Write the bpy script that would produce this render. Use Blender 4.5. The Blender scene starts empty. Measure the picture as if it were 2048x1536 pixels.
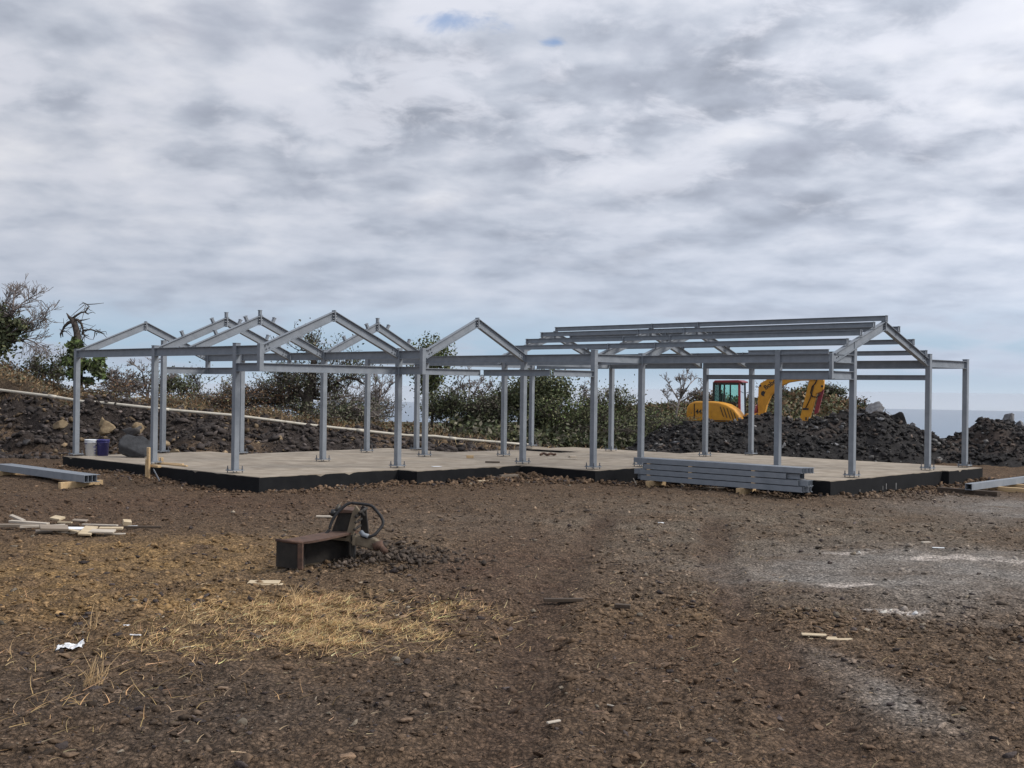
import bpy, math, random
import numpy as np
from mathutils import Vector, Matrix

random.seed(7)
S = bpy.context.scene
COL = S.collection

# ------------------------------------------------------------------ camera
FPX, PITCH, ROLL, TH = 2321.14, 0.003178, 0.012590, -0.756746   # focal length in photo pixels (2048 wide), angles in rad
EYE = 1.8                                                        # eye height above the slab top (z = 0)
_c, _s, _cp, _sp = math.cos(ROLL), math.sin(ROLL), math.cos(PITCH), math.sin(PITCH)
RT = np.array([_c, -_sp * _s, _cp * _s]); UP = np.array([-_s, -_sp * _c, _cp * _c]); FW = np.array([0, _cp, _sp])
cam_d = bpy.data.cameras.new('camera'); cam = bpy.data.objects.new('camera', cam_d); COL.objects.link(cam)
cam_d.sensor_width = 36; cam_d.sensor_fit = 'HORIZONTAL'; cam_d.lens = FPX / 2048 * 36
cam_d.clip_start = 0.05; cam_d.clip_end = 200000
cam.matrix_world = Matrix(((RT[0], UP[0], -FW[0], 0), (RT[1], UP[1], -FW[1], 0), (RT[2], UP[2], -FW[2], EYE), (0, 0, 0, 1)))
S.camera = cam

# ------------------------------------------------------------------ sky, sun, exposure
SUN_AZ, SUN_EL = math.radians(96), math.radians(42)              # azimuth clockwise from the view direction (+Y)
SUN_DIR = Vector((math.sin(SUN_AZ) * math.cos(SUN_EL), math.cos(SUN_AZ) * math.cos(SUN_EL), math.sin(SUN_EL)))
world = bpy.data.worlds.new('World'); S.world = world; world.use_nodes = True
nt = world.node_tree; N = nt.nodes; Lk = nt.links; N.clear()

def wn(t, **k):
    n = N.new(t)
    for a, v in k.items(): setattr(n, a, v)
    return n
def wmath(op, a, b=None, c=None, clamp=False):
    n = wn('ShaderNodeMath', operation=op, use_clamp=clamp)
    for i, v in enumerate((a, b, c)):
        if v is None: continue
        if isinstance(v, (int, float)): n.inputs[i].default_value = v
        else: Lk.new(v, n.inputs[i])
    return n.outputs[0]
def wmr(v, a, b, c=0.0, d=1.0, smooth=True):
    n = wn('ShaderNodeMapRange', interpolation_type='SMOOTHSTEP' if smooth else 'LINEAR')
    Lk.new(v, n.inputs[0])
    for i, x in enumerate((a, b, c, d)): n.inputs[i + 1].default_value = x
    return n.outputs[0]
def wmix(f, a, b):
    n = wn('ShaderNodeMix', data_type='RGBA')
    if isinstance(f, (int, float)): n.inputs[0].default_value = f
    else: Lk.new(f, n.inputs[0])
    for i, v in ((6, a), (7, b)):
        if isinstance(v, tuple): n.inputs[i].default_value = (*v, 1)
        else: Lk.new(v, n.inputs[i])
    return n.outputs[2]
tc = wn('ShaderNodeTexCoord'); sx = wn('ShaderNodeSeparateXYZ'); Lk.new(tc.outputs['Generated'], sx.inputs[0])
dz = wmath('MAXIMUM', sx.outputs[2], 0.0)
den = wmath('ADD', dz, 0.22)
u = wmath('DIVIDE', sx.outputs[0], den); v = wmath('DIVIDE', sx.outputs[1], den)
uv = wn('ShaderNodeCombineXYZ'); Lk.new(u, uv.inputs[0]); Lk.new(v, uv.inputs[1])
def wnoise(scale, detail, rough, off, dist=0.0, sy=1.0):
    m = wn('ShaderNodeMapping'); m.inputs['Location'].default_value = off; m.inputs['Scale'].default_value = (1, sy, 1)
    Lk.new(uv.outputs[0], m.inputs[0])
    n = wn('ShaderNodeTexNoise'); n.inputs['Scale'].default_value = scale; n.inputs['Detail'].default_value = detail
    n.inputs['Roughness'].default_value = rough; n.inputs['Distortion'].default_value = dist
    Lk.new(m.outputs[0], n.inputs['Vector']); return n.outputs[0]
n_puff = wnoise(5.0, 7, 0.50, (3.1, 1.7, 0.0), 0.15)
n_pup = wnoise(5.0, 7, 0.50, (3.06, 1.63, 0.0), 0.15)          # the same puffs seen a little higher: gives lit tops and grey bases
n_mid = wnoise(1.7, 5, 0.5, (8.3, 2.2, 0.0), 0.2)
n_big = wnoise(0.6, 2, 0.4, (2.2, 4.1, 0.0))
amp = wmr(sx.outputs[2], 0.02, 0.26, 0.6, 0.95)
puff = wmath('MULTIPLY', wmath('SUBTRACT', n_puff, 0.5), amp)
relief = wmath('MULTIPLY', wmath('SUBTRACT', n_puff, n_pup), amp)
mid = wmath('MULTIPLY', wmath('SUBTRACT', n_mid, 0.5), wmr(sx.outputs[2], 0.02, 0.22, 0.6, 1.0))
thick = wmath('ADD', wmath('ADD', wmath('MULTIPLY', puff, 0.55), wmath('MULTIPLY', mid, 0.85)), wmath('MULTIPLY', wmath('SUBTRACT', n_big, 0.5), 0.8))
thick = wmath('ADD', thick, 0.5)
t01 = wmr(wmath('ADD', thick, wmath('MULTIPLY', relief, 0.55)), 0.20, 0.82, smooth=False)   # 0 thin and bright, 1 thick and grey
cr = wn('ShaderNodeValToRGB'); Lk.new(t01, cr.inputs[0]); ce = cr.color_ramp.elements; cr.color_ramp.interpolation = 'B_SPLINE'
ce[0].position = 0.0; ce[0].color = (0.88, 0.89, 0.94, 1); ce[1].position = 1.0; ce[1].color = (0.31, 0.34, 0.41, 1)
for pos_, col_ in ((0.25, (0.735, 0.76, 0.84)), (0.5, (0.575, 0.62, 0.715)), (0.74, (0.42, 0.46, 0.55))):
    el_ = ce.new(pos_); el_.color = (*col_, 1)
cs_ = wn('ShaderNodeVectorMath', operation='SCALE'); Lk.new(cr.outputs[0], cs_.inputs[0]); cs_.inputs['Scale'].default_value = 9.4
n_cr = wnoise(7.5, 11, 0.60, (5.7, 9.4, 0.0), 0.35)
n_cr2 = wnoise(2.6, 4, 0.5, (4.2, 7.7, 0.0), 0.1)
crisp = wmath('MULTIPLY', wmr(wmath('ADD', wmath('MULTIPLY', n_cr, 0.6), wmath('MULTIPLY', n_cr2, 0.7)), 0.62, 0.78), wmr(sx.outputs[2], 0.05, 0.24, 0.15, 0.75))
cl_ = wmix(crisp, cs_.outputs[0], (7.3, 7.5, 8.3))
n_dk = wnoise(4.4, 9, 0.55, (1.9, 3.3, 0.0), 0.25)
dk = wmath('MULTIPLY', wmr(wmath('ADD', wmath('MULTIPLY', n_dk, 0.6), wmath('MULTIPLY', n_cr2, -0.5)), 0.06, 0.22), wmr(sx.outputs[2], 0.05, 0.24, 0.15, 0.6))
cl_ = wmix(dk, cl_, (3.9, 4.2, 5.1))
cloud = wmix(wmr(sx.outputs[2], 0.02, 0.20, 0.45, 0.0), cl_, (5.6, 6.5, 8.0))   # air lightens the distant deck
# clouds that face the sun's side are brighter
vd = wn('ShaderNodeVectorMath', operation='DOT_PRODUCT'); Lk.new(tc.outputs['Generated'], vd.inputs[0]); vd.inputs[1].default_value = SUN_DIR
glow = wmr(vd.outputs['Value'], -0.7, 0.9, 0.82, 1.28)
vs = wn('ShaderNodeVectorMath', operation='SCALE'); Lk.new(cloud, vs.inputs[0]); Lk.new(glow, vs.inputs['Scale'])
sky = wn('ShaderNodeTexSky', sky_type='NISHITA'); sky.sun_disc = False
sky.sun_elevation = SUN_EL; sky.sun_rotation = SUN_AZ; sky.altitude = 580; sky.dust_density = 1.6
# the deck thins to broken streaks far off, where blue sky and pale haze show under it
cov_near = wmr(thick, 0.215, 0.27)
cov_far = wmr(thick, 0.46, 0.62)
far = wmr(sx.outputs[2], 0.024, 0.085, 1.0, 0.0)
cov = wmath('ADD', wmath('MULTIPLY', cov_near, wmath('SUBTRACT', 1.0, far)), wmath('MULTIPLY', cov_far, far))
lowfade = wmr(sx.outputs[2], 0.002, 0.022)
cov = wmath('MULTIPLY', cov, lowfade)
haze = wmr(sx.outputs[2], -0.02, 0.030, 1.0, 0.0)
clear = wmix(0.65, sky.outputs[0], (3.9, 5.9, 8.4))
clear2 = wmix(haze, clear, (6.7, 7.5, 8.5))
final = wmix(cov, clear2, vs.outputs[0])
for gx_, gy_, rw_, rh_ in ((885, 40, 0.060, 0.028), (1112, 84, 0.012, 0.012)):
    gd_ = RT * ((gx_ - 1024) / FPX) + UP * ((768 - gy_) / FPX) + FW; gd_ = gd_ / np.linalg.norm(gd_); gu_, gv_ = gd_[0] / (gd_[2] + 0.22), gd_[1] / (gd_[2] + 0.22)
    du_ = wmath('DIVIDE', wmath('SUBTRACT', u, float(gu_)), rw_); dv_ = wmath('DIVIDE', wmath('SUBTRACT', v, float(gv_)), rh_)
    rr_ = wmath('ADD', wmath('SQRT', wmath('ADD', wmath('MULTIPLY', du_, du_), wmath('MULTIPLY', dv_, dv_))), wmath('MULTIPLY', wmath('SUBTRACT', n_cr, 0.5), 6.5))
    final = wmix(wmath('MULTIPLY', wmr(rr_, -0.4, 1.5, 1.0, 0.0), 0.7), final, (2.2, 3.6, 6.3))
bg = wn('ShaderNodeBackground'); Lk.new(final, bg.inputs[0]); bg.inputs[1].default_value = 0.1
wo = wn('ShaderNodeOutputWorld'); Lk.new(bg.outputs[0], wo.inputs[0])

sun_d = bpy.data.lights.new('sun', 'SUN'); sun_d.energy = 3.0; sun_d.angle = math.radians(20); sun_d.color = (1.0, 0.95, 0.88)
sun = bpy.data.objects.new('sun', sun_d); COL.objects.link(sun); sun.rotation_euler = SUN_DIR.to_track_quat('Z', 'Y').to_euler()
sun.location = (30, 0, 40)
vsn = S.view_settings; vsn.view_transform = 'Standard'; vsn.look = 'None'; vsn.exposure = 0.0; vsn.gamma = 1.0; vsn.use_curve_mapping = False
S.render.engine = 'CYCLES'

# ------------------------------------------------------------------ helpers
AX = np.array([math.cos(TH), math.sin(TH)]); BX = np.array([-AX[1], AX[0]])   # the building's two directions
def ray(px, py):
    x = (px - 1024) / FPX; y = (768 - py) / FPX
    return FW + RT * x + UP * y
def at_z(px, py, z):
    r = ray(px, py); return np.array([0, 0, EYE]) + r * ((z - EYE) / r[2])
def at_y(px, py, Y):
    r = ray(px, py); return np.array([0, 0, EYE]) + r * (Y / r[1])
def W(a, b, z=0.0):
    p = a * AX + b * BX; return np.array([p[0], p[1], z])

def _hash(ix, iy, seed):
    h = (ix.astype(np.int64) * 374761393 + iy.astype(np.int64) * 668265263 + seed * 974634777) & 0xFFFFFFFF
    h = ((h ^ (h >> 13)) * 1274126177) & 0xFFFFFFFF
    return ((h ^ (h >> 16)) & 0xFFFF) / 65535.0
def vnoise(x, y, seed=0):
    ix = np.floor(x); iy = np.floor(y); fx = x - ix; fy = y - iy
    fx = fx * fx * (3 - 2 * fx); fy = fy * fy * (3 - 2 * fy)
    a = _hash(ix, iy, seed); b = _hash(ix + 1, iy, seed); c = _hash(ix, iy + 1, seed); d = _hash(ix + 1, iy + 1, seed)
    return (a + (b - a) * fx) * (1 - fy) + (c + (d - c) * fx) * fy
def fbm(x, y, oct=4, seed=0, gain=0.5):
    r = 0; amp = 1; tot = 0
    for i in range(oct):
        r = r + amp * vnoise(x, y, seed + i * 17); tot += amp; amp *= gain; x = x * 2.03 + 5.1; y = y * 2.03 + 3.7
    return r / tot
def sstep(a, b, x):
    t = np.clip((x - a) / (b - a), 0, 1); return t * t * (3 - 2 * t)

def new_mesh(name, verts, faces, mat=None, smooth=False, cols=None):
    me = bpy.data.meshes.new(name)
    if isinstance(verts, np.ndarray):
        faces = np.asarray(faces, dtype=np.int32); n = faces.shape[1]
        me.vertices.add(len(verts)); me.vertices.foreach_set('co', verts.astype(np.float32).ravel())
        me.loops.add(faces.size); me.loops.foreach_set('vertex_index', faces.ravel())
        me.polygons.add(len(faces)); me.polygons.foreach_set('loop_start', np.arange(0, faces.size, n, dtype=np.int32))
        try: me.polygons.foreach_set('loop_total', np.full(len(faces), n, dtype=np.int32))
        except Exception: pass
        me.update(calc_edges=True); me.validate()
    else:
        me.from_pydata([tuple(map(float, q)) for q in verts], [], faces); me.update()
    if cols is not None:
        at = me.attributes.new('col', 'FLOAT_COLOR', 'POINT')
        cc = np.ones((len(me.vertices), 4), dtype=np.float32); cc[:, :3] = cols; at.data.foreach_set('color', cc.ravel())
    if smooth: me.polygons.foreach_set('use_smooth', np.ones(len(me.polygons), dtype=bool))
    if mat is not None: me.materials.append(mat)
    return me
def link(name, me, parent=None, loc=None, rot=None):
    o = bpy.data.objects.new(name, me); COL.objects.link(o)
    if parent is not None: o.parent = parent
    if loc is not None: o.location = loc
    if rot is not None: o.rotation_euler = rot
    return o
def tag(o, label=None, cat=None, group=None, kind=None):
    if label: o['label'] = label
    if cat: o['category'] = cat
    if group: o['group'] = group
    if kind: o['kind'] = kind
    return o
def empty(name, loc=(0, 0, 0), rz=0.0, label=None, cat=None, group=None):
    o = bpy.data.objects.new(name, None); COL.objects.link(o); o.location = [float(q) for q in loc]; o.rotation_euler = (0, 0, rz); o.empty_display_size = 0.2
    return tag(o, label, cat, group)

class MB:
    """collects shapes, builds one mesh object"""
    def __init__(s): s.v = []; s.f = []
    def add(s, vs, fs):
        o = len(s.v); s.v += [tuple(map(float, q)) for q in vs]; s.f += [tuple(i + o for i in f) for f in fs]; return s
    def box(s, c, d, rot=None):
        c = np.array(c, float); h = np.array(d, float) / 2
        vs = [np.array([x, y, z]) * h for x in (-1, 1) for y in (-1, 1) for z in (-1, 1)]
        if rot is not None: vs = [np.array(rot @ Vector(q)) for q in vs]
        return s.add([c + q for q in vs], [(0, 1, 3, 2), (4, 6, 7, 5), (0, 4, 5, 1), (2, 3, 7, 6), (0, 2, 6, 4), (1, 5, 7, 3)])
    def extrude(s, prof, p0, p1, up=(0, 0, 1)):
        """2D profile (side, up) swept from p0 to p1"""
        p0 = np.array(p0, float); p1 = np.array(p1, float); d = p1 - p0; d = d / np.linalg.norm(d)
        upv = np.array(up, float); sd = np.cross(d, upv); sd /= np.linalg.norm(sd); uu = np.cross(sd, d)
        n = len(prof); vs = [p0 + sd * q[0] + uu * q[1] for q in prof] + [p1 + sd * q[0] + uu * q[1] for q in prof]
        fs = [(i, (i + 1) % n, n + (i + 1) % n, n + i) for i in range(n)]
        return s.add(vs, fs + [tuple(range(n))[::-1], tuple(range(n, 2 * n))])
    def poly(s, pts, axis, t0, t1):
        """planar polygon (2D) given thickness along axis 1 (pts are x,z) or 2 (pts are x,y)"""
        n = len(pts); f3 = (lambda q, t: (q[0], t, q[1])) if axis == 1 else (lambda q, t: (q[0], q[1], t))
        vs = [f3(q, t0) for q in pts] + [f3(q, t1) for q in pts]
        fs = [(i, (i + 1) % n, n + (i + 1) % n, n + i) for i in range(n)]
        return s.add(vs, fs + [tuple(range(n))[::-1], tuple(range(n, 2 * n))])
    def tube(s, pts, r, n=8, cap=True):
        pts = [np.array(q, float) for q in pts]; rs = r if isinstance(r, (list, tuple)) else [r] * len(pts)
        ref = np.array([0.13, 0.31, 0.94]); rings = []
        for i, p in enumerate(pts):
            d = pts[min(i + 1, len(pts) - 1)] - pts[max(i - 1, 0)]; d = d / (np.linalg.norm(d) + 1e-9)
            if abs(d @ ref) > 0.97: ref = np.array([0.9, 0.2, 0.1])
            a = np.cross(d, ref); a /= np.linalg.norm(a); b = np.cross(d, a); ref = -np.cross(d, a) if False else ref
            rings.append([p + rs[i] * (a * math.cos(2 * math.pi * k / n) + b * math.sin(2 * math.pi * k / n)) for k in range(n)])
        vs = [q for rg in rings for q in rg]; fs = []
        for i in range(len(pts) - 1):
            for k in range(n): fs.append((i * n + k, i * n + (k + 1) % n, (i + 1) * n + (k + 1) % n, (i + 1) * n + k))
        if cap: fs += [tuple(range(n))[::-1], tuple((len(pts) - 1) * n + k for k in range(n))]
        return s.add(vs, fs)
    def lathe(s, prof, c=(0, 0, 0), n=24):
        vs = []; fs = []; m = len(prof)
        for k in range(n):
            t = 2 * math.pi * k / n
            vs += [(c[0] + q[0] * math.cos(t), c[1] + q[0] * math.sin(t), c[2] + q[1]) for q in prof]
        for k in range(n):
            for i in range(m - 1): fs.append((k * m + i, ((k + 1) % n) * m + i, ((k + 1) % n) * m + i + 1, k * m + i + 1))
        return s.add(vs, fs)
    def mesh(s, name, mat, smooth=False): return new_mesh(name, s.v, s.f, mat, smooth)
    def build(s, name, mat, parent=None, smooth=False, loc=None, rot=None, bevel=0, seg=2):
        o = link(name, s.mesh(name, mat, smooth), parent, loc, rot)
        if bevel:
            m = o.modifiers.new('bevel', 'BEVEL'); m.width = bevel; m.segments = seg; m.limit_method = 'ANGLE'; m.angle_limit = 0.6
        return o

# ------------------------------------------------------------------ materials
def mat_new(name):
    m = bpy.data.materials.new(name); m.use_nodes = True; t = m.node_tree; t.nodes.clear()
    out = t.nodes.new('ShaderNodeOutputMaterial'); p = t.nodes.new('ShaderNodeBsdfPrincipled'); t.links.new(p.outputs[0], out.inputs[0])
    return m, t, p
def surf(name, c1, c2=None, scale=8.0, rough=0.7, metal=0.0, bump=0.0, bscale=40.0, detail=5, stretch=(1, 1, 1), attr=False, spec=0.5, sat=None, rvar=0.0, c3=None):
    """noise-mottled surface; attr = tint by the mesh's own 'col' attribute"""
    m, t, p = mat_new(name); n = t.nodes; l = t.links
    tcd = n.new('ShaderNodeTexCoord'); mp = n.new('ShaderNodeMapping'); mp.inputs['Scale'].default_value = stretch
    l.new(tcd.outputs['Object'], mp.inputs[0])
    nz = n.new('ShaderNodeTexNoise'); nz.inputs['Scale'].default_value = scale; nz.inputs['Detail'].default_value = detail; nz.inputs['Roughness'].default_value = 0.6
    l.new(mp.outputs[0], nz.inputs['Vector'])
    rmp = n.new('ShaderNodeValToRGB'); l.new(nz.outputs[0], rmp.inputs[0])
    c2 = c2 or c1
    rmp.color_ramp.elements[0].position = 0.36; rmp.color_ramp.elements[0].color = (*c1, 1)
    rmp.color_ramp.elements[1].position = 0.66; rmp.color_ramp.elements[1].color = (*c2, 1)
    if c3:
        e = rmp.color_ramp.elements.new(0.74); e.color = (*c3, 1)
    col = rmp.outputs[0]
    if attr:
        an = n.new('ShaderNodeAttribute'); an.attribute_name = 'col'
        mx = n.new('ShaderNodeMix'); mx.data_type = 'RGBA'; mx.blend_type = 'MULTIPLY'; mx.inputs[0].default_value = 1
        l.new(an.outputs['Color'], mx.inputs[6]); l.new(col, mx.inputs[7]); col = mx.outputs[2]
    l.new(col, p.inputs['Base Color'])
    p.inputs['Roughness'].default_value = rough; p.inputs['Metallic'].default_value = metal; p.inputs['Specular IOR Level'].default_value = spec
    if rvar:
        mr = n.new('ShaderNodeMapRange'); l.new(nz.outputs[0], mr.inputs[0]); mr.inputs[1].default_value = 0.3; mr.inputs[2].default_value = 0.7
        mr.inputs[3].default_value = rough - rvar; mr.inputs[4].default_value = rough + rvar; l.new(mr.outputs[0], p.inputs['Roughness'])
    if bump:
        b = n.new('ShaderNodeTexNoise'); b.inputs['Scale'].default_value = bscale; b.inputs['Detail'].default_value = 6; b.inputs['Roughness'].default_value = 0.65
        l.new(mp.outputs[0], b.inputs['Vector']); bp = n.new('ShaderNodeBump'); bp.inputs['Strength'].default_value = 1.0; bp.inputs['Distance'].default_value = bump
        l.new(b.outputs[0], bp.inputs['Height']); l.new(bp.outputs[0], p.inputs['Normal'])
    return m
M = {}
def dirt_mat():
    m, t, p = mat_new('stony_dirt'); n = t.nodes; l = t.links; tcd = n.new('ShaderNodeTexCoord'); an = n.new('ShaderNodeAttribute'); an.attribute_name = 'col'
    def nz(scale, detail=6, rough=0.65):
        q = n.new('ShaderNodeTexNoise'); q.inputs['Scale'].default_value = scale; q.inputs['Detail'].default_value = detail; q.inputs['Roughness'].default_value = rough; l.new(tcd.outputs['Object'], q.inputs['Vector']); return q.outputs[0]
    def vor(scale, out):
        q = n.new('ShaderNodeTexVoronoi'); q.inputs['Scale'].default_value = scale; w = n.new('ShaderNodeVectorMath'); w.operation = 'MULTIPLY_ADD'; wn_ = n.new('ShaderNodeTexNoise'); wn_.inputs['Scale'].default_value = scale * 0.8; wn_.inputs['Detail'].default_value = 3
        l.new(tcd.outputs['Object'], wn_.inputs['Vector']); l.new(wn_.outputs['Color'], w.inputs[0]); w.inputs[1].default_value = (0.6 / scale,) * 3; l.new(tcd.outputs['Object'], w.inputs[2]); l.new(w.outputs[0], q.inputs['Vector']); return q.outputs
    def mth(op, a, b):
        q = n.new('ShaderNodeMath'); q.operation = op
        for i, v in enumerate((a, b)):
            if isinstance(v, (int, float)): q.inputs[i].default_value = v
            else: l.new(v, q.inputs[i])
        return q.outputs[0]
    def mr(v, a, b, c, d):
        q = n.new('ShaderNodeMapRange'); l.new(v, q.inputs[0])
        for i, x in enumerate((a, b, c, d)): q.inputs[i + 1].default_value = x
        return q.outputs[0]
    v1 = vor(34, None); v2 = vor(95, None); cell = n.new('ShaderNodeSeparateColor'); l.new(v1['Color'], cell.inputs[0]); cell2 = n.new('ShaderNodeSeparateColor'); l.new(v2['Color'], cell2.inputs[0])
    k = mth('MULTIPLY', mth('MULTIPLY', mr(nz(7), 0.3, 0.7, 0.72, 1.28), mr(cell.outputs[0], 0, 1, 0.6, 1.4)), mr(cell2.outputs[0], 0, 1, 0.75, 1.25))
    k = mth('MULTIPLY', k, mr(v1['Distance'], 0.25, 0.75, 1.15, 0.5))
    sc = n.new('ShaderNodeVectorMath'); sc.operation = 'SCALE'; l.new(an.outputs['Color'], sc.inputs[0]); l.new(k, sc.inputs['Scale']); l.new(sc.outputs[0], p.inputs['Base Color'])
    hgt = mth('ADD', mth('ADD', mth('MULTIPLY', mr(v1['Distance'], 0, 0.8, 1, 0), 0.016), mth('MULTIPLY', mr(v2['Distance'], 0, 0.8, 1, 0), 0.006)), mth('MULTIPLY', nz(28), 0.02))
    bp = n.new('ShaderNodeBump'); bp.inputs['Strength'].default_value = 1.0; bp.inputs['Distance'].default_value = 1.0; l.new(hgt, bp.inputs['Height']); l.new(bp.outputs[0], p.inputs['Normal'])
    p.inputs['Roughness'].default_value = 0.95; p.inputs['Specular IOR Level'].default_value = 0.15; return m
M['dirt'] = dirt_mat()
M['clod'] = surf('clod', (0.7, 0.7, 0.7), (1.25, 1.25, 1.25), 40, 0.95, bump=0.006, bscale=90, attr=True, spec=0.2)
M['rubble'] = surf('rubble', (0.7, 0.7, 0.7), (1.3, 1.3, 1.32), 14, 0.9, bump=0.015, bscale=30, attr=True, spec=0.3)
M['steel'] = surf('galvanised_steel', (0.20, 0.222, 0.25), (0.25, 0.274, 0.306), 5, 0.6, 0.0, bump=0.0006, bscale=60, rvar=0.08, spec=0.3)
M['steel_dark'] = surf('bolt_steel', (0.12, 0.13, 0.15), (0.2, 0.21, 0.23), 30, 0.5, 0.5)
M['concrete'] = surf('concrete', (0.24, 0.198, 0.150), (0.37, 0.315, 0.25), 2.2, 0.88, bump=0.003, bscale=25, detail=10, c3=(0.40, 0.36, 0.31))
M['coating'] = surf('bitumen_coating', (0.007, 0.0075, 0.009), (0.015, 0.0155, 0.017), 3, 0.85, bump=0.004, bscale=14, rvar=0.08, spec=0.2)
M['smear'] = surf('cement_smear', (0.2, 0.2, 0.2), (0.33, 0.32, 0.31), 20, 0.9)
M['timber'] = surf('pale_timber', (0.50, 0.34, 0.17), (0.62, 0.45, 0.26), 6, 0.8, bump=0.001, bscale=30, stretch=(0.3, 4, 4))
M['timber_white'] = surf('bleached_timber', (0.40, 0.34, 0.27), (0.56, 0.50, 0.42), 6, 0.8, bump=0.001, bscale=30, stretch=(0.3, 4, 4))
M['timber_grey'] = surf('weathered_timber', (0.2, 0.16, 0.12), (0.3, 0.25, 0.2), 6, 0.85, bump=0.001, bscale=30, stretch=(0.3, 4, 4))
M['timber_dark'] = surf('wet_timber', (0.05, 0.035, 0.025), (0.09, 0.065, 0.045), 6, 0.85, stretch=(0.3, 4, 4))
M['plywood'] = surf('plywood', (0.46, 0.36, 0.23), (0.58, 0.48, 0.33), 5, 0.8, stretch=(1, 3, 1))
M['paper'] = surf('white_paper', (0.74, 0.76, 0.78), (0.82, 0.84, 0.86), 10, 0.7)
M['pvc'] = surf('pvc_pipe', (0.46, 0.42, 0.34), (0.56, 0.52, 0.44), 5, 0.5)
M['rust'] = surf('rust', (0.065, 0.038, 0.028), (0.125, 0.07, 0.048), 14, 0.9, bump=0.002, bscale=60, c3=(0.19, 0.125, 0.09))
M['dark_metal'] = surf('grimy_metal', (0.016, 0.0135, 0.0115), (0.034, 0.028, 0.023), 9, 0.85, 0.0, bump=0.002, bscale=50)
M['mud_metal'] = surf('muddy_metal', (0.12, 0.095, 0.065), (0.2, 0.16, 0.11), 12, 0.9, bump=0.002, bscale=60)
M['rubber'] = surf('black_rubber', (0.014, 0.0145, 0.016), (0.028, 0.028, 0.03), 20, 0.65, spec=0.3)
M['bucket_white'] = surf('white_plastic', (0.66, 0.69, 0.73), (0.75, 0.78, 0.81), 12, 0.5)
M['bucket_blue'] = surf('blue_plastic', (0.035, 0.035, 0.16), (0.05, 0.05, 0.21), 12, 0.45)
M['boulder_black'] = surf('dark_basalt', (0.026, 0.027, 0.03), (0.055, 0.057, 0.062), 6, 0.85, bump=0.02, bscale=9)
M['boulder_grey'] = surf('grey_basalt', (0.10, 0.10, 0.105), (0.24, 0.24, 0.25), 5, 0.9, bump=0.03, bscale=7)
M['boulder_dark'] = surf('brown_basalt', (0.045, 0.042, 0.042), (0.09, 0.083, 0.08), 5, 0.9, bump=0.03, bscale=7)
M['boulder_tan'] = surf('tan_rock', (0.17, 0.12, 0.07), (0.33, 0.25, 0.15), 5, 0.9, bump=0.02, bscale=8)
M['yellow'] = surf('yellow_paint', (0.52, 0.235, 0.028), (0.66, 0.31, 0.030), 5, 0.55, spec=0.4, detail=8)
M['red'] = surf('dark_red_paint', (0.20, 0.022, 0.03), (0.25, 0.03, 0.04), 4, 0.4)
M['black_paint'] = surf('black_paint', (0.012, 0.012, 0.013), (0.025, 0.025, 0.025), 10, 0.5)
M['bark'] = surf('bark', (0.045, 0.036, 0.03), (0.10, 0.082, 0.07), 12, 0.95, bump=0.01, bscale=20)
M['bark_grey'] = surf('dead_bark', (0.17, 0.145, 0.135), (0.27, 0.235, 0.22), 12, 0.95)
M['leaf'] = surf('leaf', (0.8, 0.8, 0.8), (1.2, 1.2, 1.2), 3, 0.75, attr=True, spec=0.25)
M['straw'] = surf('straw', (0.85, 0.85, 0.85), (1.15, 1.15, 1.15), 5, 0.8, attr=True, spec=0.3)
gm, gt, gp = mat_new('tinted_glass')
gtr = gt.nodes.new('ShaderNodeBsdfTransparent'); gtr.inputs[0].default_value = (0.78, 0.93, 0.89, 1); ggl = gt.nodes.new('ShaderNodeBsdfGlossy'); ggl.inputs['Roughness'].default_value = 0.03
gfr = gt.nodes.new('ShaderNodeFresnel'); gfr.inputs[0].default_value = 1.45; gmx = gt.nodes.new('ShaderNodeMixShader')
gt.links.new(gfr.outputs[0], gmx.inputs[0]); gt.links.new(gtr.outputs[0], gmx.inputs[1]); gt.links.new(ggl.outputs[0], gmx.inputs[2]); gt.links.new(gmx.outputs[0], gt.nodes['Material Output'].inputs[0]); gt.nodes.remove(gp); M['glass'] = gm
sm, st, sp_ = mat_new('sea_water')
sp_.inputs['Base Color'].default_value = (0.10, 0.17, 0.25, 1); sp_.inputs['Roughness'].default_value = 0.35; sp_.inputs['IOR'].default_value = 1.33
M['sea'] = sm

# ------------------------------------------------------------------ slab outline, ground heights, ground colours
SLAB = [(-27.25, 13.05), (-19.0, 13.02), (-19.02, 16.58), (-18.42, 16.6), (-18.4, 19.8), (-16.18, 19.83), (-16.16, 21.42), (-11.38, 21.42),
        (-11.25, 26.5), (-11.10, 26.52), (-11.05, 28.35), (-19.1, 28.4), (-19.1, 27.2), (-23.1, 27.2), (-23.25, 25.32), (-21.2, 25.38),
        (-21.28, 24.5), (-23.05, 24.5), (-23.2, 22.2), (-25.75, 22.1), (-25.62, 17.02), (-27.1, 16.98)]
SLAB_XY = np.array([W(*q)[:2] for q in SLAB])
def in_poly(x, y, P):
    r = np.zeros(np.shape(x), bool); n = len(P)
    for i in range(n):
        x0, y0 = P[i]; x1, y1 = P[(i + 1) % n]
        if y0 == y1: continue
        c = ((y0 > y) != (y1 > y)) & (x < (x1 - x0) * (y - y0) / (y1 - y0) + x0); r ^= c
    return r

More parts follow.
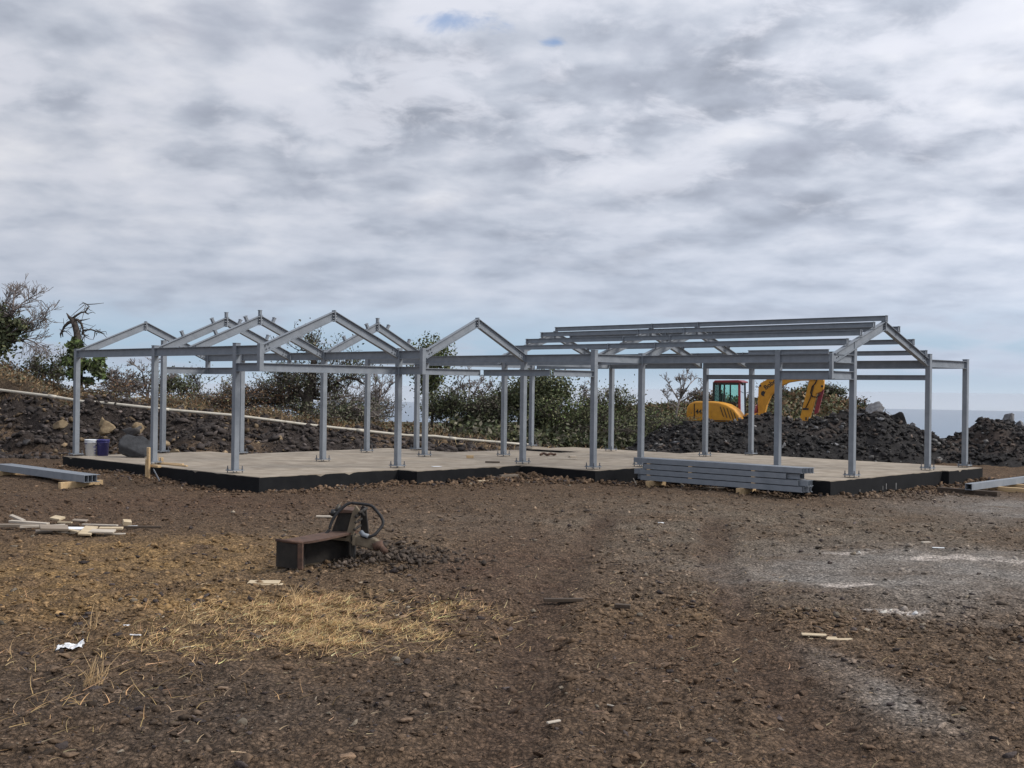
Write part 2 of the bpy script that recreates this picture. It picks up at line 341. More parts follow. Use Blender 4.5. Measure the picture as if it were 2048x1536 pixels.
CREST_X = [-60, -22, -18, -16, -10.8, -8.1, -6, -3.6, -2, 0.6, 3, 60]
CREST_H = [3.4, 2.3, 1.95, 1.6, 1.15, 0.8, 0.6, 0.34, 0.2, 0.02, -0.2, -0.2]
BASE_X = [-60, -20, -15, -8.5, -6.8, -3.6, -1.4, 1.5, 60]
BASE_Y = [30.5, 30.5, 31.3, 31.6, 31.9, 34.3, 34.4, 36.5, 36.5]
def ground_base(x, y):
    z = -0.27 + 0.30 * np.clip((22 - y) / 22, -0.0, 1.2)
    z = z - 0.06 * sstep(0, 8, x) * sstep(12, 22, y)
    r = np.hypot(x, y)
    y0 = np.interp(x, BASE_X, BASE_Y); hc = np.interp(x, CREST_X, CREST_H) + 0.25
    bank = hc * sstep(0, 4.2, y - y0)
    bank = bank * (1 - 0.75 * sstep(5.0, 11, y - y0))
    bank = bank + 0.95 * sstep(13.2, 17, -x) * sstep(3.5, 6.5, y - y0) * (1 - sstep(9, 14, y - y0))
    z = z + bank * (1 - sstep(47, 75, y))
    # scrub hill behind the digger
    z = z + np.interp(x, [-2, 3, 5, 7.2, 9, 10.2, 11.3, 13, 14.6, 16.2, 17.8, 19, 20.3, 23], [0, .45, .85, 1.05, 1.15, 1.45, 1.5, 1.45, 1.85, 2.1, 1.4, 0.95, .4, 0]) * np.exp(-((y - 62) / 5.0) ** 2)
    z = z - 1.6 * sstep(0.33, 0.40, x / np.maximum(y, 1)) * sstep(39.5, 48, y)
    # the hillside falls away to the sea
    z = z - np.clip(r - 62, 0, None) * 0.092 * sstep(62, 95, r)
    return z
def ground_z(x, y):
    x = np.asarray(x, float); y = np.asarray(y, float); r = np.hypot(x, y)
    z = ground_base(x, y)
    near = 1 - sstep(40, 80, r)
    n = (fbm(x * 0.35, y * 0.35, 3, 3) - 0.5) * 0.16 + (fbm(x * 1.7, y * 1.7, 4, 9) - 0.5) * 0.10
    n = n - 0.045 * rut_mask(x, y)
    fine = (fbm(x * 5, y * 5, 5, 21, 0.62) - 0.5) * 0.10 + np.abs(fbm(x * 13, y * 13, 3, 23) - 0.5) * 0.05
    smooth = cement_mask(x, y)
    inside = in_poly(x, y, SLAB_XY)
    n = (n + fine * (1 - 0.8 * smooth)) * near
    n = np.where(inside, -0.05, n)
    y0 = np.interp(x, BASE_X, BASE_Y); hb = np.clip(np.interp(x, CREST_X, CREST_H) + 0.2, 0, 2)
    onb = sstep(0.2, 1.2, y - y0) * (1 - sstep(4.5, 6.5, y - y0))
    n = n + onb * hb * ((fbm(x * 0.9, y * 0.9, 4, 41) - 0.5) * 0.9)
    return z + n

def gauss(x, y, px, py, sx_, sy_):
    c = at_z(px, py, -0.2); return np.exp(-((x - c[0]) / sx_) ** 2 - ((y - c[1]) / sy_) ** 2)
def rut_mask(x, y):
    c0 = x - 0.10 * y + 0.2 + 0.5 * np.sin(y * 0.16); w = 0.12 * (fbm(x * 1.5, y * 1.5, 2, 88) - 0.5)
    return np.clip(np.exp(-((c0 + w) / 0.24) ** 4) + np.exp(-((c0 - 1.7 + w) / 0.24) ** 4), 0, 1) * sstep(3, 6, y) * (1 - sstep(17, 20, y))
def cement_mask(x, y):
    w = fbm(x * 0.8, y * 0.8, 3, 77) - 0.5
    m = gauss(x + w, y + 2 * w, 1960, 1165, 1.9, 1.9) + 0.8 * gauss(x + w, y + w, 1700, 1150, 1.2, 1.1) + 1.3 * gauss(x + w, y + w, 2100, 1010, 1.9, 2.6) + 0.75 * gauss(x + w * .5, y + w, 1755, 1420, 0.22, 1.3)
    return np.clip(m * 1.2, 0, 1)
def ground_col(x, y):
    x = np.asarray(x, float); y = np.asarray(y, float)
    w = fbm(x * 0.5, y * 0.5, 4, 5) - 0.5; w2 = fbm(x * 2.2, y * 2.2, 4, 15) - 0.5; w3 = fbm(x * 9, y * 9, 3, 31)
    base = np.array([0.130, 0.086, 0.055]); c = np.ones(x.shape + (3,)) * base
    def mix(c, col, m): m = np.clip(m, 0, 1)[..., None]; return c * (1 - m) + np.array(col) * m
    grey = gauss(x + w, y + 3 * w, 1250, 1080, 4.2, 5.5) + gauss(x + w, y, 1750, 1040, 3.5, 4.5)
    c = mix(c, (0.185, 0.147, 0.110), grey * (0.65 + 1.2 * w2))
    och = gauss(x + 2 * w, y + 2 * w, 300, 1115, 2.4, 1.5) + 0.8 * gauss(x + w, y + w, 60, 1200, 1.7, 2.2) + 0.7 * gauss(x + w, y + 2 * w, 380, 1230, 1.6, 1.4) + 0.45 * gauss(x + w, y + w, 1400, 1270, 1.2, 1.0)
    c = mix(c, (0.29, 0.185, 0.085), och * (0.7 + 1.6 * w2 + 0.5 * w))
    red = gauss(x + w, y + w, 1000, 1130, 0.9, 4.0) + 0.8 * gauss(x + w, y + w, 400, 1000, 3.0, 2.2) + 0.7 * gauss(x + w, y + w, 1450, 1330, 0.9, 1.2)
    c = mix(c, (0.115, 0.070, 0.047), red * (0.7 + w2))
    dark = gauss(x + w, y + w, 300, 1450, 2.2, 1.0) + 0.7 * gauss(x, y, 760, 1110, 0.9, 0.9)
    c = mix(c, (0.088, 0.067, 0.052), dark * (0.7 + 1.2 * w2))
    c = mix(c, (0.098, 0.064, 0.044), rut_mask(x, y) * (0.75 + 1.0 * w2))
    cm = cement_mask(x, y)
    c = mix(c, (0.26, 0.235, 0.21), cm * (0.75 + 1.3 * w2))
    for px, py, a, b, k in ((1905, 1128, 0.50, 0.20, 1.6), (1690, 1113, 0.42, 0.14, 0.9), (1695, 1180, 0.35, 0.16, 0.8), (1790, 1229, 0.35, 0.13, 0.9), (2020, 1135, 0.5, 0.1, 0.6)):
        c = mix(c, (0.50, 0.44, 0.39), 0.95 * sstep(0.28, 0.46, min(k, 1.25) * gauss(x + .3 * w2, y + .5 * w2, px, py, a, b) * (0.55 + w3 * 0.9)))
    # lava bank on the left, and the ground behind
    y0 = np.interp(x, BASE_X, BASE_Y); d = y - y0; hb = np.clip(np.interp(x, CREST_X, CREST_H) + 0.3, 0, 1)
    bank = sstep(0.0, 1.0, d) * sstep(0.05, 0.4, hb)
    bc = np.ones(x.shape + (3,)) * np.array([0.05, 0.040, 0.035])
    bc = mix(bc, (0.15, 0.105, 0.07), sstep(0.56, 0.7, fbm(x * 0.8, y * 0.8, 3, 55)) * 0.8)
    bc = mix(bc, (0.15, 0.105, 0.06), sstep(3.4, 5.0, d))
    c = c * (1 - bank[..., None]) + bc * bank[..., None]
    far = sstep(38, 46, y); c = mix(c, (0.09, 0.075, 0.045), far)
    c = c * (0.8 + 0.4 * w3)[..., None]
    return np.clip(c, 0.01, 0.9)

# ------------------------------------------------------------------ ground sheet, sea
def build_ground():
    th = np.concatenate([np.linspace(-180, -60, 25)[:-1], np.linspace(-60, -30, 40)[:-1], np.linspace(-30, 30, 410), np.linspace(30, 60, 40)[1:], np.linspace(60, 180, 25)[1:]])
    th = np.radians(th)
    r = np.concatenate([[0.05, 1.0, 2.0, 3.0], np.geomspace(4.0, 75, 380), np.geomspace(80, 6500, 45)])
    R, T = np.meshgrid(r, th, indexing='ij'); x = R * np.sin(T); y = R * np.cos(T)
    z = ground_z(x.ravel(), y.ravel()).reshape(x.shape)
    c = ground_col(x.ravel(), y.ravel())
    vs = np.stack([x, y, z], -1).reshape(-1, 3); nr, ntq = x.shape
    i, j = np.meshgrid(np.arange(nr - 1), np.arange(ntq - 1), indexing='ij'); a = (i * ntq + j).ravel()
    fs = np.stack([a, a + 1, a + ntq + 1, a + ntq], -1)[:, ::-1]
    o = link('ground', new_mesh('ground', vs, fs, M['dirt'], True, c)); tag(o, 'brown stony lava soil of the building site and hillside', 'ground', kind='structure')
build_ground()
def build_sea():
    ths = np.radians(np.linspace(-75, 75, 61)); rs = np.array([4500, 9000, 18000, 40000.0]); vs = []
    for R_ in rs:
        for t in ths: vs.append((R_ * math.sin(t), R_ * math.cos(t), -536))
    n = len(ths); fs = [(i * n + j, i * n + j + 1, (i + 1) * n + j + 1, (i + 1) * n + j)[::-1] for i in range(len(rs) - 1) for j in range(n - 1)]
    tag(link('sea', new_mesh('sea', vs, fs, M['sea'])), 'pale blue sea out to the horizon', 'sea', kind='structure')
build_sea()

# ------------------------------------------------------------------ rocks
def ico(sub):
    import bmesh
    bm = bmesh.new(); bmesh.ops.create_icosphere(bm, subdivisions=sub, radius=1.0)
    vs = np.array([v.co[:] for v in bm.verts]); fs = np.array([[v.index for v in f.verts] for f in bm.faces]); bm.free(); return vs, fs
ICO = {k: ico(k) for k in (1, 2, 3, 4)}
def rock_shape(sub, seed, rough=0.28, cuts=5):
    rg = np.random.default_rng(seed); vs, fs = ICO[sub]; v = vs.copy()
    for k in range(3):
        d = rg.normal(size=3); d /= np.linalg.norm(d); ph = rg.uniform(0, 6); fr = 1.5 + k * 1.6
        v = v * (1 + rough / (k + 1.2) * np.sin(fr * (vs @ d) * 2 + ph)[:, None])
    for k in range(cuts):
        d = rg.normal(size=3); d /= np.linalg.norm(d); h = rg.uniform(0.25, 0.75); e = v @ d - h
        v = v - np.clip(e, 0, None)[:, None] * d * 0.95
    v = v * (1 + rg.normal(size=(len(v), 1)) * ({1: 0.22, 2: 0.11, 3: 0.045, 4: 0.022}[sub]))
    return v, fs
def rock_field(name, pos, size, cols, mat, sub, flat=0.65, sink=0.3, seed=1, parent=None, nvar=14):
    """many stones as one mesh"""
    rg = np.random.default_rng(seed); n = len(pos); var = rg.integers(0, nvar, n); V = []; F = []; C = []; off = 0
    for k in range(nvar):
        idx = np.where(var == k)[0]
        if not len(idx): continue
        bv, bf = rock_shape(sub, seed * 100 + k, 0.3, 9); m = len(idx)
        ang = rg.uniform(0, 2 * np.pi, m); ca, sa = np.cos(ang), np.sin(ang)
        sc = size[idx][:, None] * np.stack([rg.uniform(0.75, 1.3, m), rg.uniform(0.75, 1.3, m), flat * rg.uniform(0.7, 1.3, m)], -1)
        p = bv[None] * sc[:, None, :]
        tx = rg.normal(0, 0.25, m)[:, None]; p[:, :, 2] = p[:, :, 2] + p[:, :, 0] * tx
        q = np.empty_like(p); q[:, :, 0] = p[:, :, 0] * ca[:, None] - p[:, :, 1] * sa[:, None]; q[:, :, 1] = p[:, :, 0] * sa[:, None] + p[:, :, 1] * ca[:, None]; q[:, :, 2] = p[:, :, 2]
        q = q + pos[idx][:, None, :]; q[:, :, 2] += (size[idx] * flat * (1 - 2 * sink))[:, None]
        V.append(q.reshape(-1, 3)); F.append((bf[None] + (np.arange(m) * len(bv))[:, None, None]).reshape(-1, 3) + off); off += m * len(bv)
        C.append(np.repeat(cols[idx], len(bv), axis=0))
    o = link(name, new_mesh(name, np.concatenate(V), np.concatenate(F), mat, False, np.concatenate(C)), parent); o['kind'] = 'stuff'
    return o
RG = np.random.default_rng(11)
def clod_cols(x, y, rg, amp=0.3):
    c = ground_col(x, y); n = len(x)
    k = np.exp(rg.normal(-0.02, amp, n))[:, None]; c = c * k
    pick = rg.random(n)
    c = np.where((pick < 0.10)[:, None], np.array([0.07, 0.056, 0.052]) * k, c)
    c = np.where((pick > 0.965)[:, None], np.array([0.19, 0.158, 0.12]) * k, c)
    return np.clip(c, 0.012, 0.55)
def scatter_clods(name, label, n, r0, r1, half_deg, smin, smax, sub, seed, clump=0.5, power=2.2, thr=0.0):
    rg = np.random.default_rng(seed)
    r = np.sqrt(rg.uniform(r0 * r0, r1 * r1, n * 2)) if r1 < 16 else np.exp(rg.uniform(np.log(r0), np.log(r1), n * 2))
    t = np.radians(rg.uniform(-half_deg, half_deg, n * 2)); x = r * np.sin(t); y = r * np.cos(t)
    keep = rg.random(n * 2) < np.clip((1 - 0.93 * cement_mask(x, y)) * (1 - clump + 2 * clump * sstep(0.38, 0.62, fbm(x * 0.9, y * 0.9, 4, 61))), 0, 1)
    keep &= rg.random(n * 2) > 0.85 * rut_mask(x, y)
    keep &= rg.random(n * 2) > 0.85 * np.clip(gauss(x, y, 1010, 1120, 0.8, 4.0) + gauss(x, y, 1130, 1180, 0.7, 1.2), 0, 1)
    keep &= ~in_poly(x, y, SLAB_XY)
    keep &= (y < np.interp(x, BASE_X, BASE_Y) + 1.0)
    x, y = x[keep][:n], y[keep][:n]
    s = smin + (smax - smin) * rg.random(len(x)) ** power
    pos = np.stack([x, y, ground_z(x, y)], -1)
    o = rock_field(name, pos, s, clod_cols(x, y, rg), M['clod'], sub, 0.5, 0.40, seed)
    return tag(o, label, 'gravel')
scatter_clods('soil_clods', 'lumpy clods and stones strewn over the near soil', 3900, 4.6, 11, 28, 0.012, 0.050, 2, 101, 0.6, 3.4)
scatter_clods('gravel', 'fine gravel covering the near soil', 20000, 4.6, 12, 28, 0.007, 0.021, 1, 102, 0.45)
scatter_clods('stones', 'stones and clods over the open ground before the slab', 18500, 9.5, 33, 28, 0.012, 0.055, 1, 103, 0.4, 3.2)

# stones heaped against the foot of the slab
def slab_foot():
    rg = np.random.default_rng(5); P = []; Sz = []
    for (p, q, n, wd, big) in ((0, 1, 700, 0.5, 0.05), (1, 2, 500, 0.6, 0.06), (2, 3, 120, 0.5, 0.07), (3, 4, 600, 0.7, 0.085), (4, 5, 560, 0.7, 0.10), (5, 6, 300, 0.5, 0.07), (6, 7, 500, 0.5, 0.06), (7, 8, 800, 0.9, 0.07), (9, 10, 260, 0.7, 0.08), (13, 14, 120, 0.7, 0.1), (17, 18, 160, 0.8, 0.09), (19, 20, 300, 0.9, 0.1), (21, 0, 240, 0.8, 0.08)):
        a = np.array(SLAB[p]); b = np.array(SLAB[q]); t = rg.random(n)[:, None]; d = (b - a) / np.linalg.norm(b - a); nr = np.array([d[1], -d[0]])
        off = np.abs(rg.normal(0, wd, n))[:, None] + 0.03
        P.append(a + (b - a) * t + nr * off); Sz.append(0.02 + big * rg.random(n) ** 2.2 * np.exp(-off[:, 0] * 0.6))
    P = np.concatenate(P); Sz = np.concatenate(Sz); xy = P[:, :1] * AX + P[:, 1:] * BX
    k = ~in_poly(xy[:, 0], xy[:, 1], SLAB_XY); xy = xy[k]; Sz = Sz[k]
    pos = np.column_stack([xy, ground_z(xy[:, 0], xy[:, 1])]); cc = clod_cols(xy[:, 0], xy[:, 1], rg)
    tag(rock_field('rubble_stones', pos, Sz, cc, M['clod'], 1, 0.75, 0.25, 6), 'loose stones banked against the foot of the slab', 'stones')
slab_foot()

# ------------------------------------------------------------------ lava bank stones
def bank_stones():
    rg = np.random.default_rng(8); n = 8000
    x = rg.uniform(-21, 2.5, n); y0 = np.interp(x, BASE_X, BASE_Y); y = y0 + rg.uniform(-0.4, 3.9, n)
    hb = np.clip(np.interp(x, CREST_X, CREST_H) + 0.35, 0.12, 1.2); keep = rg.random(n) < hb
    keep &= ~in_poly(x, y, SLAB_XY); x, y = x[keep], y[keep]
    s = 0.03 + 0.13 * rg.random(len(x)) ** 2.6
    k = np.exp(rg.normal(0, 0.4, len(x)))[:, None]; c = np.array([0.05, 0.041, 0.037]) * k
    p = rg.random(len(x)); c = np.where((p > 0.93)[:, None], np.array([0.16, 0.115, 0.07]) * k, c)
    tag(rock_field('lava_stones', np.stack([x, y, ground_z(x, y)], -1), s, np.clip(c, 0.015, 0.4), M['rubble'], 1, 0.75, 0.35, 9), 'dark lava stones covering the cut bank', 'stones')
bank_stones()
def boulder(name, px, py, Y, size, mat, label, seed, cat='boulder', group=None, sub=4, sink=0.25, rz=0.0, scale=(1, 1, 1), cuts=8, z=None):
    v, f = rock_shape(sub, seed, 0.22, cuts); v = v * np.array(scale) * size
    P = at_y(px, py, Y) if z is None else at_z(px, py, z)
    o = link(name, new_mesh(name, v, f, mat, False), None, (float(P[0]), float(P[1]), float(P[2])), (0, 0, rz)); return tag(o, label, cat, group)
for i, (px, py, Y, sz, lab) in enumerate(((218, 857, 32.6, 0.27, 'big tan block set in the bank above the blue bucket'), (205, 842, 33.0, 0.16, 'round ochre rock on top of the tan block in the bank'),
        (258, 862, 32.5, 0.27, 'brown block wedged in the bank beside the big tan block'), (276, 858, 32.6, 0.24, 'layered tan rock in the bank above the black boulder'),
        (120, 850, 32.8, 0.2, 'slanting tan slab of rock in the bank'), (352, 904, 31.7, 0.14, 'yellow ochre rock at the foot of the bank'), (333, 886, 32.0, 0.13, 'small yellow rock low on the bank behind the steel post'),
        (510, 886, 33.6, 0.16, 'pale tan rock in the bank beside a steel post'), (560, 882, 33.9, 0.15, 'flat tan rock in the bank under the white pipe'), (55, 885, 32.0, 0.14, 'brown rock near the foot of the bank'))):
    P = at_y(px, py, Y); g = float(ground_z(P[0], P[1]))
    while P[2] < g - 0.05 and Y > 30.5:
        Y -= 0.1; P = at_y(px, py, Y); g = float(ground_z(P[0], P[1]))
    boulder('bank_rock', px, py, Y + sz * 0.4, sz, M['boulder_tan'] if i != 2 and i != 9 else M['boulder_dark'], lab, 300 + i, 'rock', 'rocks in the bank', sub=3, scale=(1.15, 0.8, 0.9))

# ------------------------------------------------------------------ rubble heaps
def heap(name, crest_px, Yc, front, back, foot_z, label, seed, nrock, tint, xr=None):
    pts = [at_y(px, py, Yc) for px, py in crest_px]; cx = np.array([p[0] for p in pts]); cz = np.array([p[2] for p in pts])
    xs = np.arange(cx[0] - 0.6, cx[-1] + 0.6, 0.085); ys = np.linspace(Yc - front, Yc + back, 74)
    X, Y = np.meshgrid(xs, ys); 
    def hz(X, Y):
        h = np.interp(X, cx, cz, left=foot_z, right=foot_z) - foot_z
        t = np.where(Y < Yc, (Y - (Yc - front)) / front, ((Yc + back) - Y) / back); t = np.clip(t, 0, 1)
        w = (fbm(X * 0.7, Y * 0.7, 3, seed) - 0.5)
        prof = np.clip(t ** 0.85 * (1 + 0.0 * w), 0, 1)
        z = h * prof + (fbm(X * 1.3, Y * 1.3, 4, seed + 3) - 0.5) * 0.55 * np.clip(h, 0, 1) * np.clip(t * 3, 0, 1) * np.clip((1 - t) * 2.5 + .25, 0, 1) + (fbm(X * 6, Y * 6, 3, seed + 5) - 0.5) * 0.16
        return foot_z - 0.25 + z + 0.2 * np.clip(t * 4, 0, 1)
    Z = hz(X, Y); root = empty(name, (0, 0, 0), 0, label, 'rubble heap')
    mid = W(0, 0); root.location = (float(cx.mean()), float(Yc), float(foot_z)); L = np.array(root.location)
    n = len(xs); i, j = np.meshgrid(np.arange(len(ys) - 1), np.arange(n - 1), indexing='ij'); a = (i * n + j).ravel(); fs = np.stack([a, a + 1, a + n + 1, a + n], -1)
    w = fbm(X * 0.5, Y * 0.5, 3, seed + 8); brown = sstep(0.5, 0.68, w)[..., None] * tint
    col = np.array([0.021, 0.0192, 0.0188]) * (1 - brown) + np.array([0.058, 0.043, 0.035]) * brown; col = col * (0.7 + 0.6 * fbm(X * 5, Y * 5, 3, seed + 9))[..., None]
    o = link('mound', new_mesh('mound', np.stack([X, Y, Z], -1).reshape(-1, 3) - L, fs, M['rubble'], True, col.reshape(-1, 3)), root)
    rg = np.random.default_rng(seed); x = rg.uniform(cx[0] - 0.3, cx[-1] + 0.3, nrock); y = Yc - front * rg.random(nrock) + 0.5 * rg.random(nrock)
    s = 0.016 + 0.115 * rg.random(nrock) ** 5; k = np.exp(rg.normal(0, 0.35, nrock))[:, None]; c = np.array([0.024, 0.022, 0.0215]) * k
    p = rg.random(nrock); c = np.where((p > 0.95)[:, None], np.array([0.14, 0.135, 0.13]) * k, c); c = np.where((p < 0.1)[:, None], np.array([0.075, 0.058, 0.048]) * k, c)
    rock_field('loose_rock', np.stack([x, y, hz(x, y)], -1) - L, s, np.clip(c, 0.012, 0.35), M['rubble'], 1, 0.75, 0.3, seed + 1, root)
    return root, hz
H1, hz1 = heap('rubble_heap', [(1225, 912), (1262, 895), (1300, 868), (1340, 850), (1400, 838), (1460, 841), (1480, 836), (1510, 826), (1560, 826), (1590, 838), (1620, 838), (1660, 832), (1690, 822), (1745, 815), (1775, 828), (1800, 842), (1830, 854), (1860, 866), (1890, 882), (1915, 905)],
           37.6, 2.9, 3.2, -0.33, 'long black heap of broken lava in front of the yellow excavator', 71, 7400, 0.6)
H2, hz2 = heap('rubble_heap', [(1860, 905), (1890, 878), (1930, 862), (1962, 836), (2000, 838), (2030, 846), (2070, 850), (2130, 862), (2200, 900)],
           37.0, 2.6, 3.0, -0.33, 'dark brown heap of lava rubble past the corner column, sea behind', 91, 3600, 1.0)
def on_heap(px, py, hz, Yc, front):
    """walk along the line of sight until it meets the heap"""
    Y = np.arange(Yc - front, Yc + 0.6, 0.04); r = ray(px, py); hit = np.where(EYE + r[2] * Y / r[1] <= hz(r[0] * Y / r[1], Y))[0]
    y_ = float(Y[hit[0]] if len(hit) else Y[-1]); return at_y(px, py, y_), y_
for i, (px, py, sz, mk, lab, hz, Yc, fr, sc, cuts) in enumerate((
        (1749, 824, 0.38, 'boulder_grey', 'big pale grey boulder crowning the long heap', hz1, 37.6, 2.9, (1, .9, .85), 12),
        (1799, 841, 0.36, 'boulder_dark', 'big brown boulder beside the pale one on the heap', hz1, 37.6, 2.9, (1, .9, .95), 9),
        (1759, 839, 0.12, 'boulder_grey', 'small pale stone just under the crowning boulder', hz1, 37.6, 2.9, (1.2, .8, .7), 6),
        (1681, 855, 0.15, 'boulder_grey', 'pale angular stone high on the heap left of the corner column', hz1, 37.6, 2.9, (1.3, .8, .7), 10),
        (1718, 830, 0.2, 'boulder_grey', 'long pale slab lying along the crest of the heap', hz1, 37.6, 2.9, (1.8, .7, .4), 8),
        (1668, 890, 0.14, 'boulder_grey', 'oblong pale stone half way down the heap', hz1, 37.6, 2.9, (1.5, .7, .7), 9),
        (1656, 903, 0.13, 'boulder_grey', 'long flat stone under the oblong pale one', hz1, 37.6, 2.9, (1.6, .6, .5), 9),
        (1352, 887, 0.17, 'boulder_grey', 'pale triangular stone on the left part of the heap', hz1, 37.6, 2.9, (1.2, .7, .9), 12),
        (1568, 893, 0.14, 'boulder_grey', 'grey stone in the heap beside the stacked steel post', hz1, 37.6, 2.9, (.9, .7, 1.2), 9),
        (1798, 880, 0.17, 'boulder_dark', 'dark square block on the right face of the heap', hz1, 37.6, 2.9, (1.1, .8, 1), 12),
        (1770, 862, 0.13, 'boulder_dark', 'dark wedge of rock below the brown boulder', hz1, 37.6, 2.9, (1.4, .8, .7), 9),
        (1632, 860, 0.16, 'boulder_grey', 'leaning pale slab of rock in the middle of the heap', hz1, 37.6, 2.9, (.7, .6, 1.3), 9),
        (1824, 852, 0.11, 'boulder_grey', 'small stone on the right shoulder of the heap', hz1, 37.6, 2.9, (1, 1, 1), 6),
        (2018, 841, 0.36, 'boulder_grey', 'big grey boulder on the brown heap', hz2, 37.0, 2.6, (1.15, .9, 1.0), 12),
        (2042, 850, 0.30, 'boulder_grey', 'grey block leaning on the big boulder of the brown heap', hz2, 37.0, 2.6, (.9, .8, 1.1), 12),
        (1902, 893, 0.13, 'boulder_dark', 'dark block low in the gap between the two heaps', hz2, 37.0, 2.6, (1.1, .9, .9), 9))):
    P, Y = on_heap(px, py, hz, Yc, fr); boulder('boulder', px, py, Y, sz, M[mk], lab, 400 + i, 'boulder', 'boulders on the heaps', 3 if sz < .25 else 4, scale=sc, cuts=cuts, rz=i * 1.3)

# ------------------------------------------------------------------ concrete slab
def build_slab():
    root = empty('concrete_slab', W(-19, 20, -0.5), TH, 'wide stepped concrete floor slab with black coated sides', 'floor slab')
    off = np.array([-19, 20]); P = [np.array(q) - off for q in SLAB]; n = len(P)
    # edge wobble: the top edge is hand-floated
    fine = []
    for i in range(n):
        a, b = P[i], P[(i + 1) % n]; k = max(1, int(np.linalg.norm(b - a) / 0.35))
        for t in range(k): fine.append(a + (b - a) * t / k)
    rg = np.random.default_rng(3); m = len(fine)
    top = [(q[0] + rg.normal(0, 0.008), q[1] + rg.normal(0, 0.008), 0.5) for q in fine]
    s = MB(); vs = top + [(q[0], q[1], 0.40) for q in top]
    s.add(vs, [tuple(range(m))] + [(i, m + i, m + (i + 1) % m, (i + 1) % m) for i in range(m)])
    s.build('floor_top', M['concrete'], root)
    # black coating: an outer skin ending just below the top, with chipped upper edge
    C = MB(); ctr = np.array([0.0, 0.0])
    for i in range(n):
        a, b = P[i], P[(i + 1) % n]; d = (b - a) / np.linalg.norm(b - a); nr = np.array([d[1], -d[0]]) * 0.022
        k = max(1, int(np.linalg.norm(b - a) / 0.12)); tp = [0.488 + rg.normal(0, 0.004) - (0.045 if rg.random() < 0.02 else 0) for _ in range(k + 1)]
        e = d * 0.022
        for t in range(k):
            p0 = a + (b - a) * t / k + nr - (e if t == 0 else 0); p1 = a + (b - a) * (t + 1) / k + nr + (e if t == k - 1 else 0)
            z0, z1 = tp[t], tp[t + 1]; q0 = p0 - nr * 0.98; q1 = p1 - nr * 0.98
            C.add([(*p0, -0.3), (*p1, -0.3), (*p1, z1), (*p0, z0), (*q0, z0), (*q1, z1)], [(0, 1, 2, 3), (3, 2, 5, 4)])
    C.build('side_coating', M['coating'], root)
    # cement runs down the coating at the end wall
    for bb in (22.9, 23.15, 23.6, 23.75, 24.2, 22.6):
        q = MB(); h = 0.05 + 0.10 * rg.random(); z0 = 0.12 + 0.12 * rg.random()
        q.box((-11.38 + 19 + 0.13 * (bb - 21.42) / 5.08 + 0.026, bb - 20, z0 + h / 2), (0.004, 0.012 + 0.015 * rg.random(), h)); q.build('cement_run', M['smear'], root)
    pad = MB(); pad.box((-23.9 + 19, 26.2 - 20, 0.25), (0.7, 0.7, 0.49)); pad.build('column_pad', M['concrete'], root)
build_slab()

# ------------------------------------------------------------------ steel frame
FR = empty('steel_skeleton', W(-19, 20, 0), TH, 'grey steel house frame of columns, beams, gable rafters and purlins on the slab', 'steel frame')
def L(a, b, z): return (a + 19, b - 20, z)
def isec(w, d, tf=0.012, tw=0.009):
    h = d / 2
    return [(-w/2, -h), (w/2, -h), (w/2, -h+tf), (tw/2, -h+tf), (tw/2, h-tf), (w/2, h-tf), (w/2, h), (-w/2, h), (-w/2, h-tf), (-tw/2, h-tf), (-tw/2, -h+tf), (-w/2, -h+tf)]
def csec(w, d, t=0.008):      # channel, open to +side
    h = d / 2
    return [(0, -h), (w, -h), (w, -h + t), (t, -h + t), (t, h - t), (w, h - t), (w, h), (0, h)]
ISEC = isec(0.10, 0.18); CW = 0.118
plate_me = MB().box((0, 0, 0), (0.27, 0.27, 0.018)).mesh('base_plate', M['steel'])
bm_ = MB(); bm_.tube([(0, 0, -0.05), (0, 0, 0.09)], 0.011, 6); bm_.tube([(0, 0, 0.012), (0, 0, 0.032)], 0.021, 6); bolt_me = bm_.mesh('anchor_bolt', M['steel_dark'])
COLS = {'L1': (-27.12, 13.28, 2.60), 'L2': (-23.44, 13.28, 2.63), 'L3': (-20.24, 13.28, 2.63), 'K2': (-27.1, 15.6, 2.9), 'K3': (-25.5, 16.9, 2.6), 'M1': (-22.08, 16.9, 2.63), 'M3': (-19.4, 16.9, 2.63),
        'M2': (-24.4, 20.15, 2.6), 'M4': (-22.08, 20.15, 2.6), 'M6': (-18.65, 20.15, 2.68), 'R1': (-16.5, 20.15, 2.66), 'N4': (-24.4, 21.95, 2.6), 'M5': (-21.0, 21.95, 2.62),
        'R3': (-16.36, 21.72, 2.63), 'R6': (-12.76, 21.72, 2.66), 'R7': (-11.56, 22.7, 2.86), 'R8': (-11.5, 26.3, 2.70), 'R9': (-11.36, 28.1, 2.62),
        'M7': (-23.9, 26.2, 2.6), 'R2': (-21.0, 26.45, 2.6), 'R4': (-17.76, 26.45, 2.6), 'R5': (-17.35, 28.1, 2.6)}
def column(a, b, top, z0=0.065):
    s = MB(); s.box((0, 0, (z0 + top) / 2), (CW, CW, top - z0)); s.box((0, 0, top + 0.004), (CW + 0.014, CW + 0.014, 0.012))
    c = s.build('column', M['steel'], FR, loc=L(a, b, 0), bevel=0.008, seg=2)
    p = link('base_plate', plate_me, c, (0, 0, z0 - 0.009))
    for sx_ in (-1, 1):
        for sy_ in (-1, 1): link('anchor_bolt', bolt_me, c, (0.105 * sx_, 0.105 * sy_, z0 - 0.008))
    return c
for k, q in COLS.items(): column(*q)
def post(a, b, z0, z1, w=0.10): MB().box((0, 0, (z0 + z1) / 2), (w, w, z1 - z0)).build('hanger_post', M['steel'], FR, loc=L(a, b, 0), bevel=0.006)
ZT, ZB = 2.58, 2.40
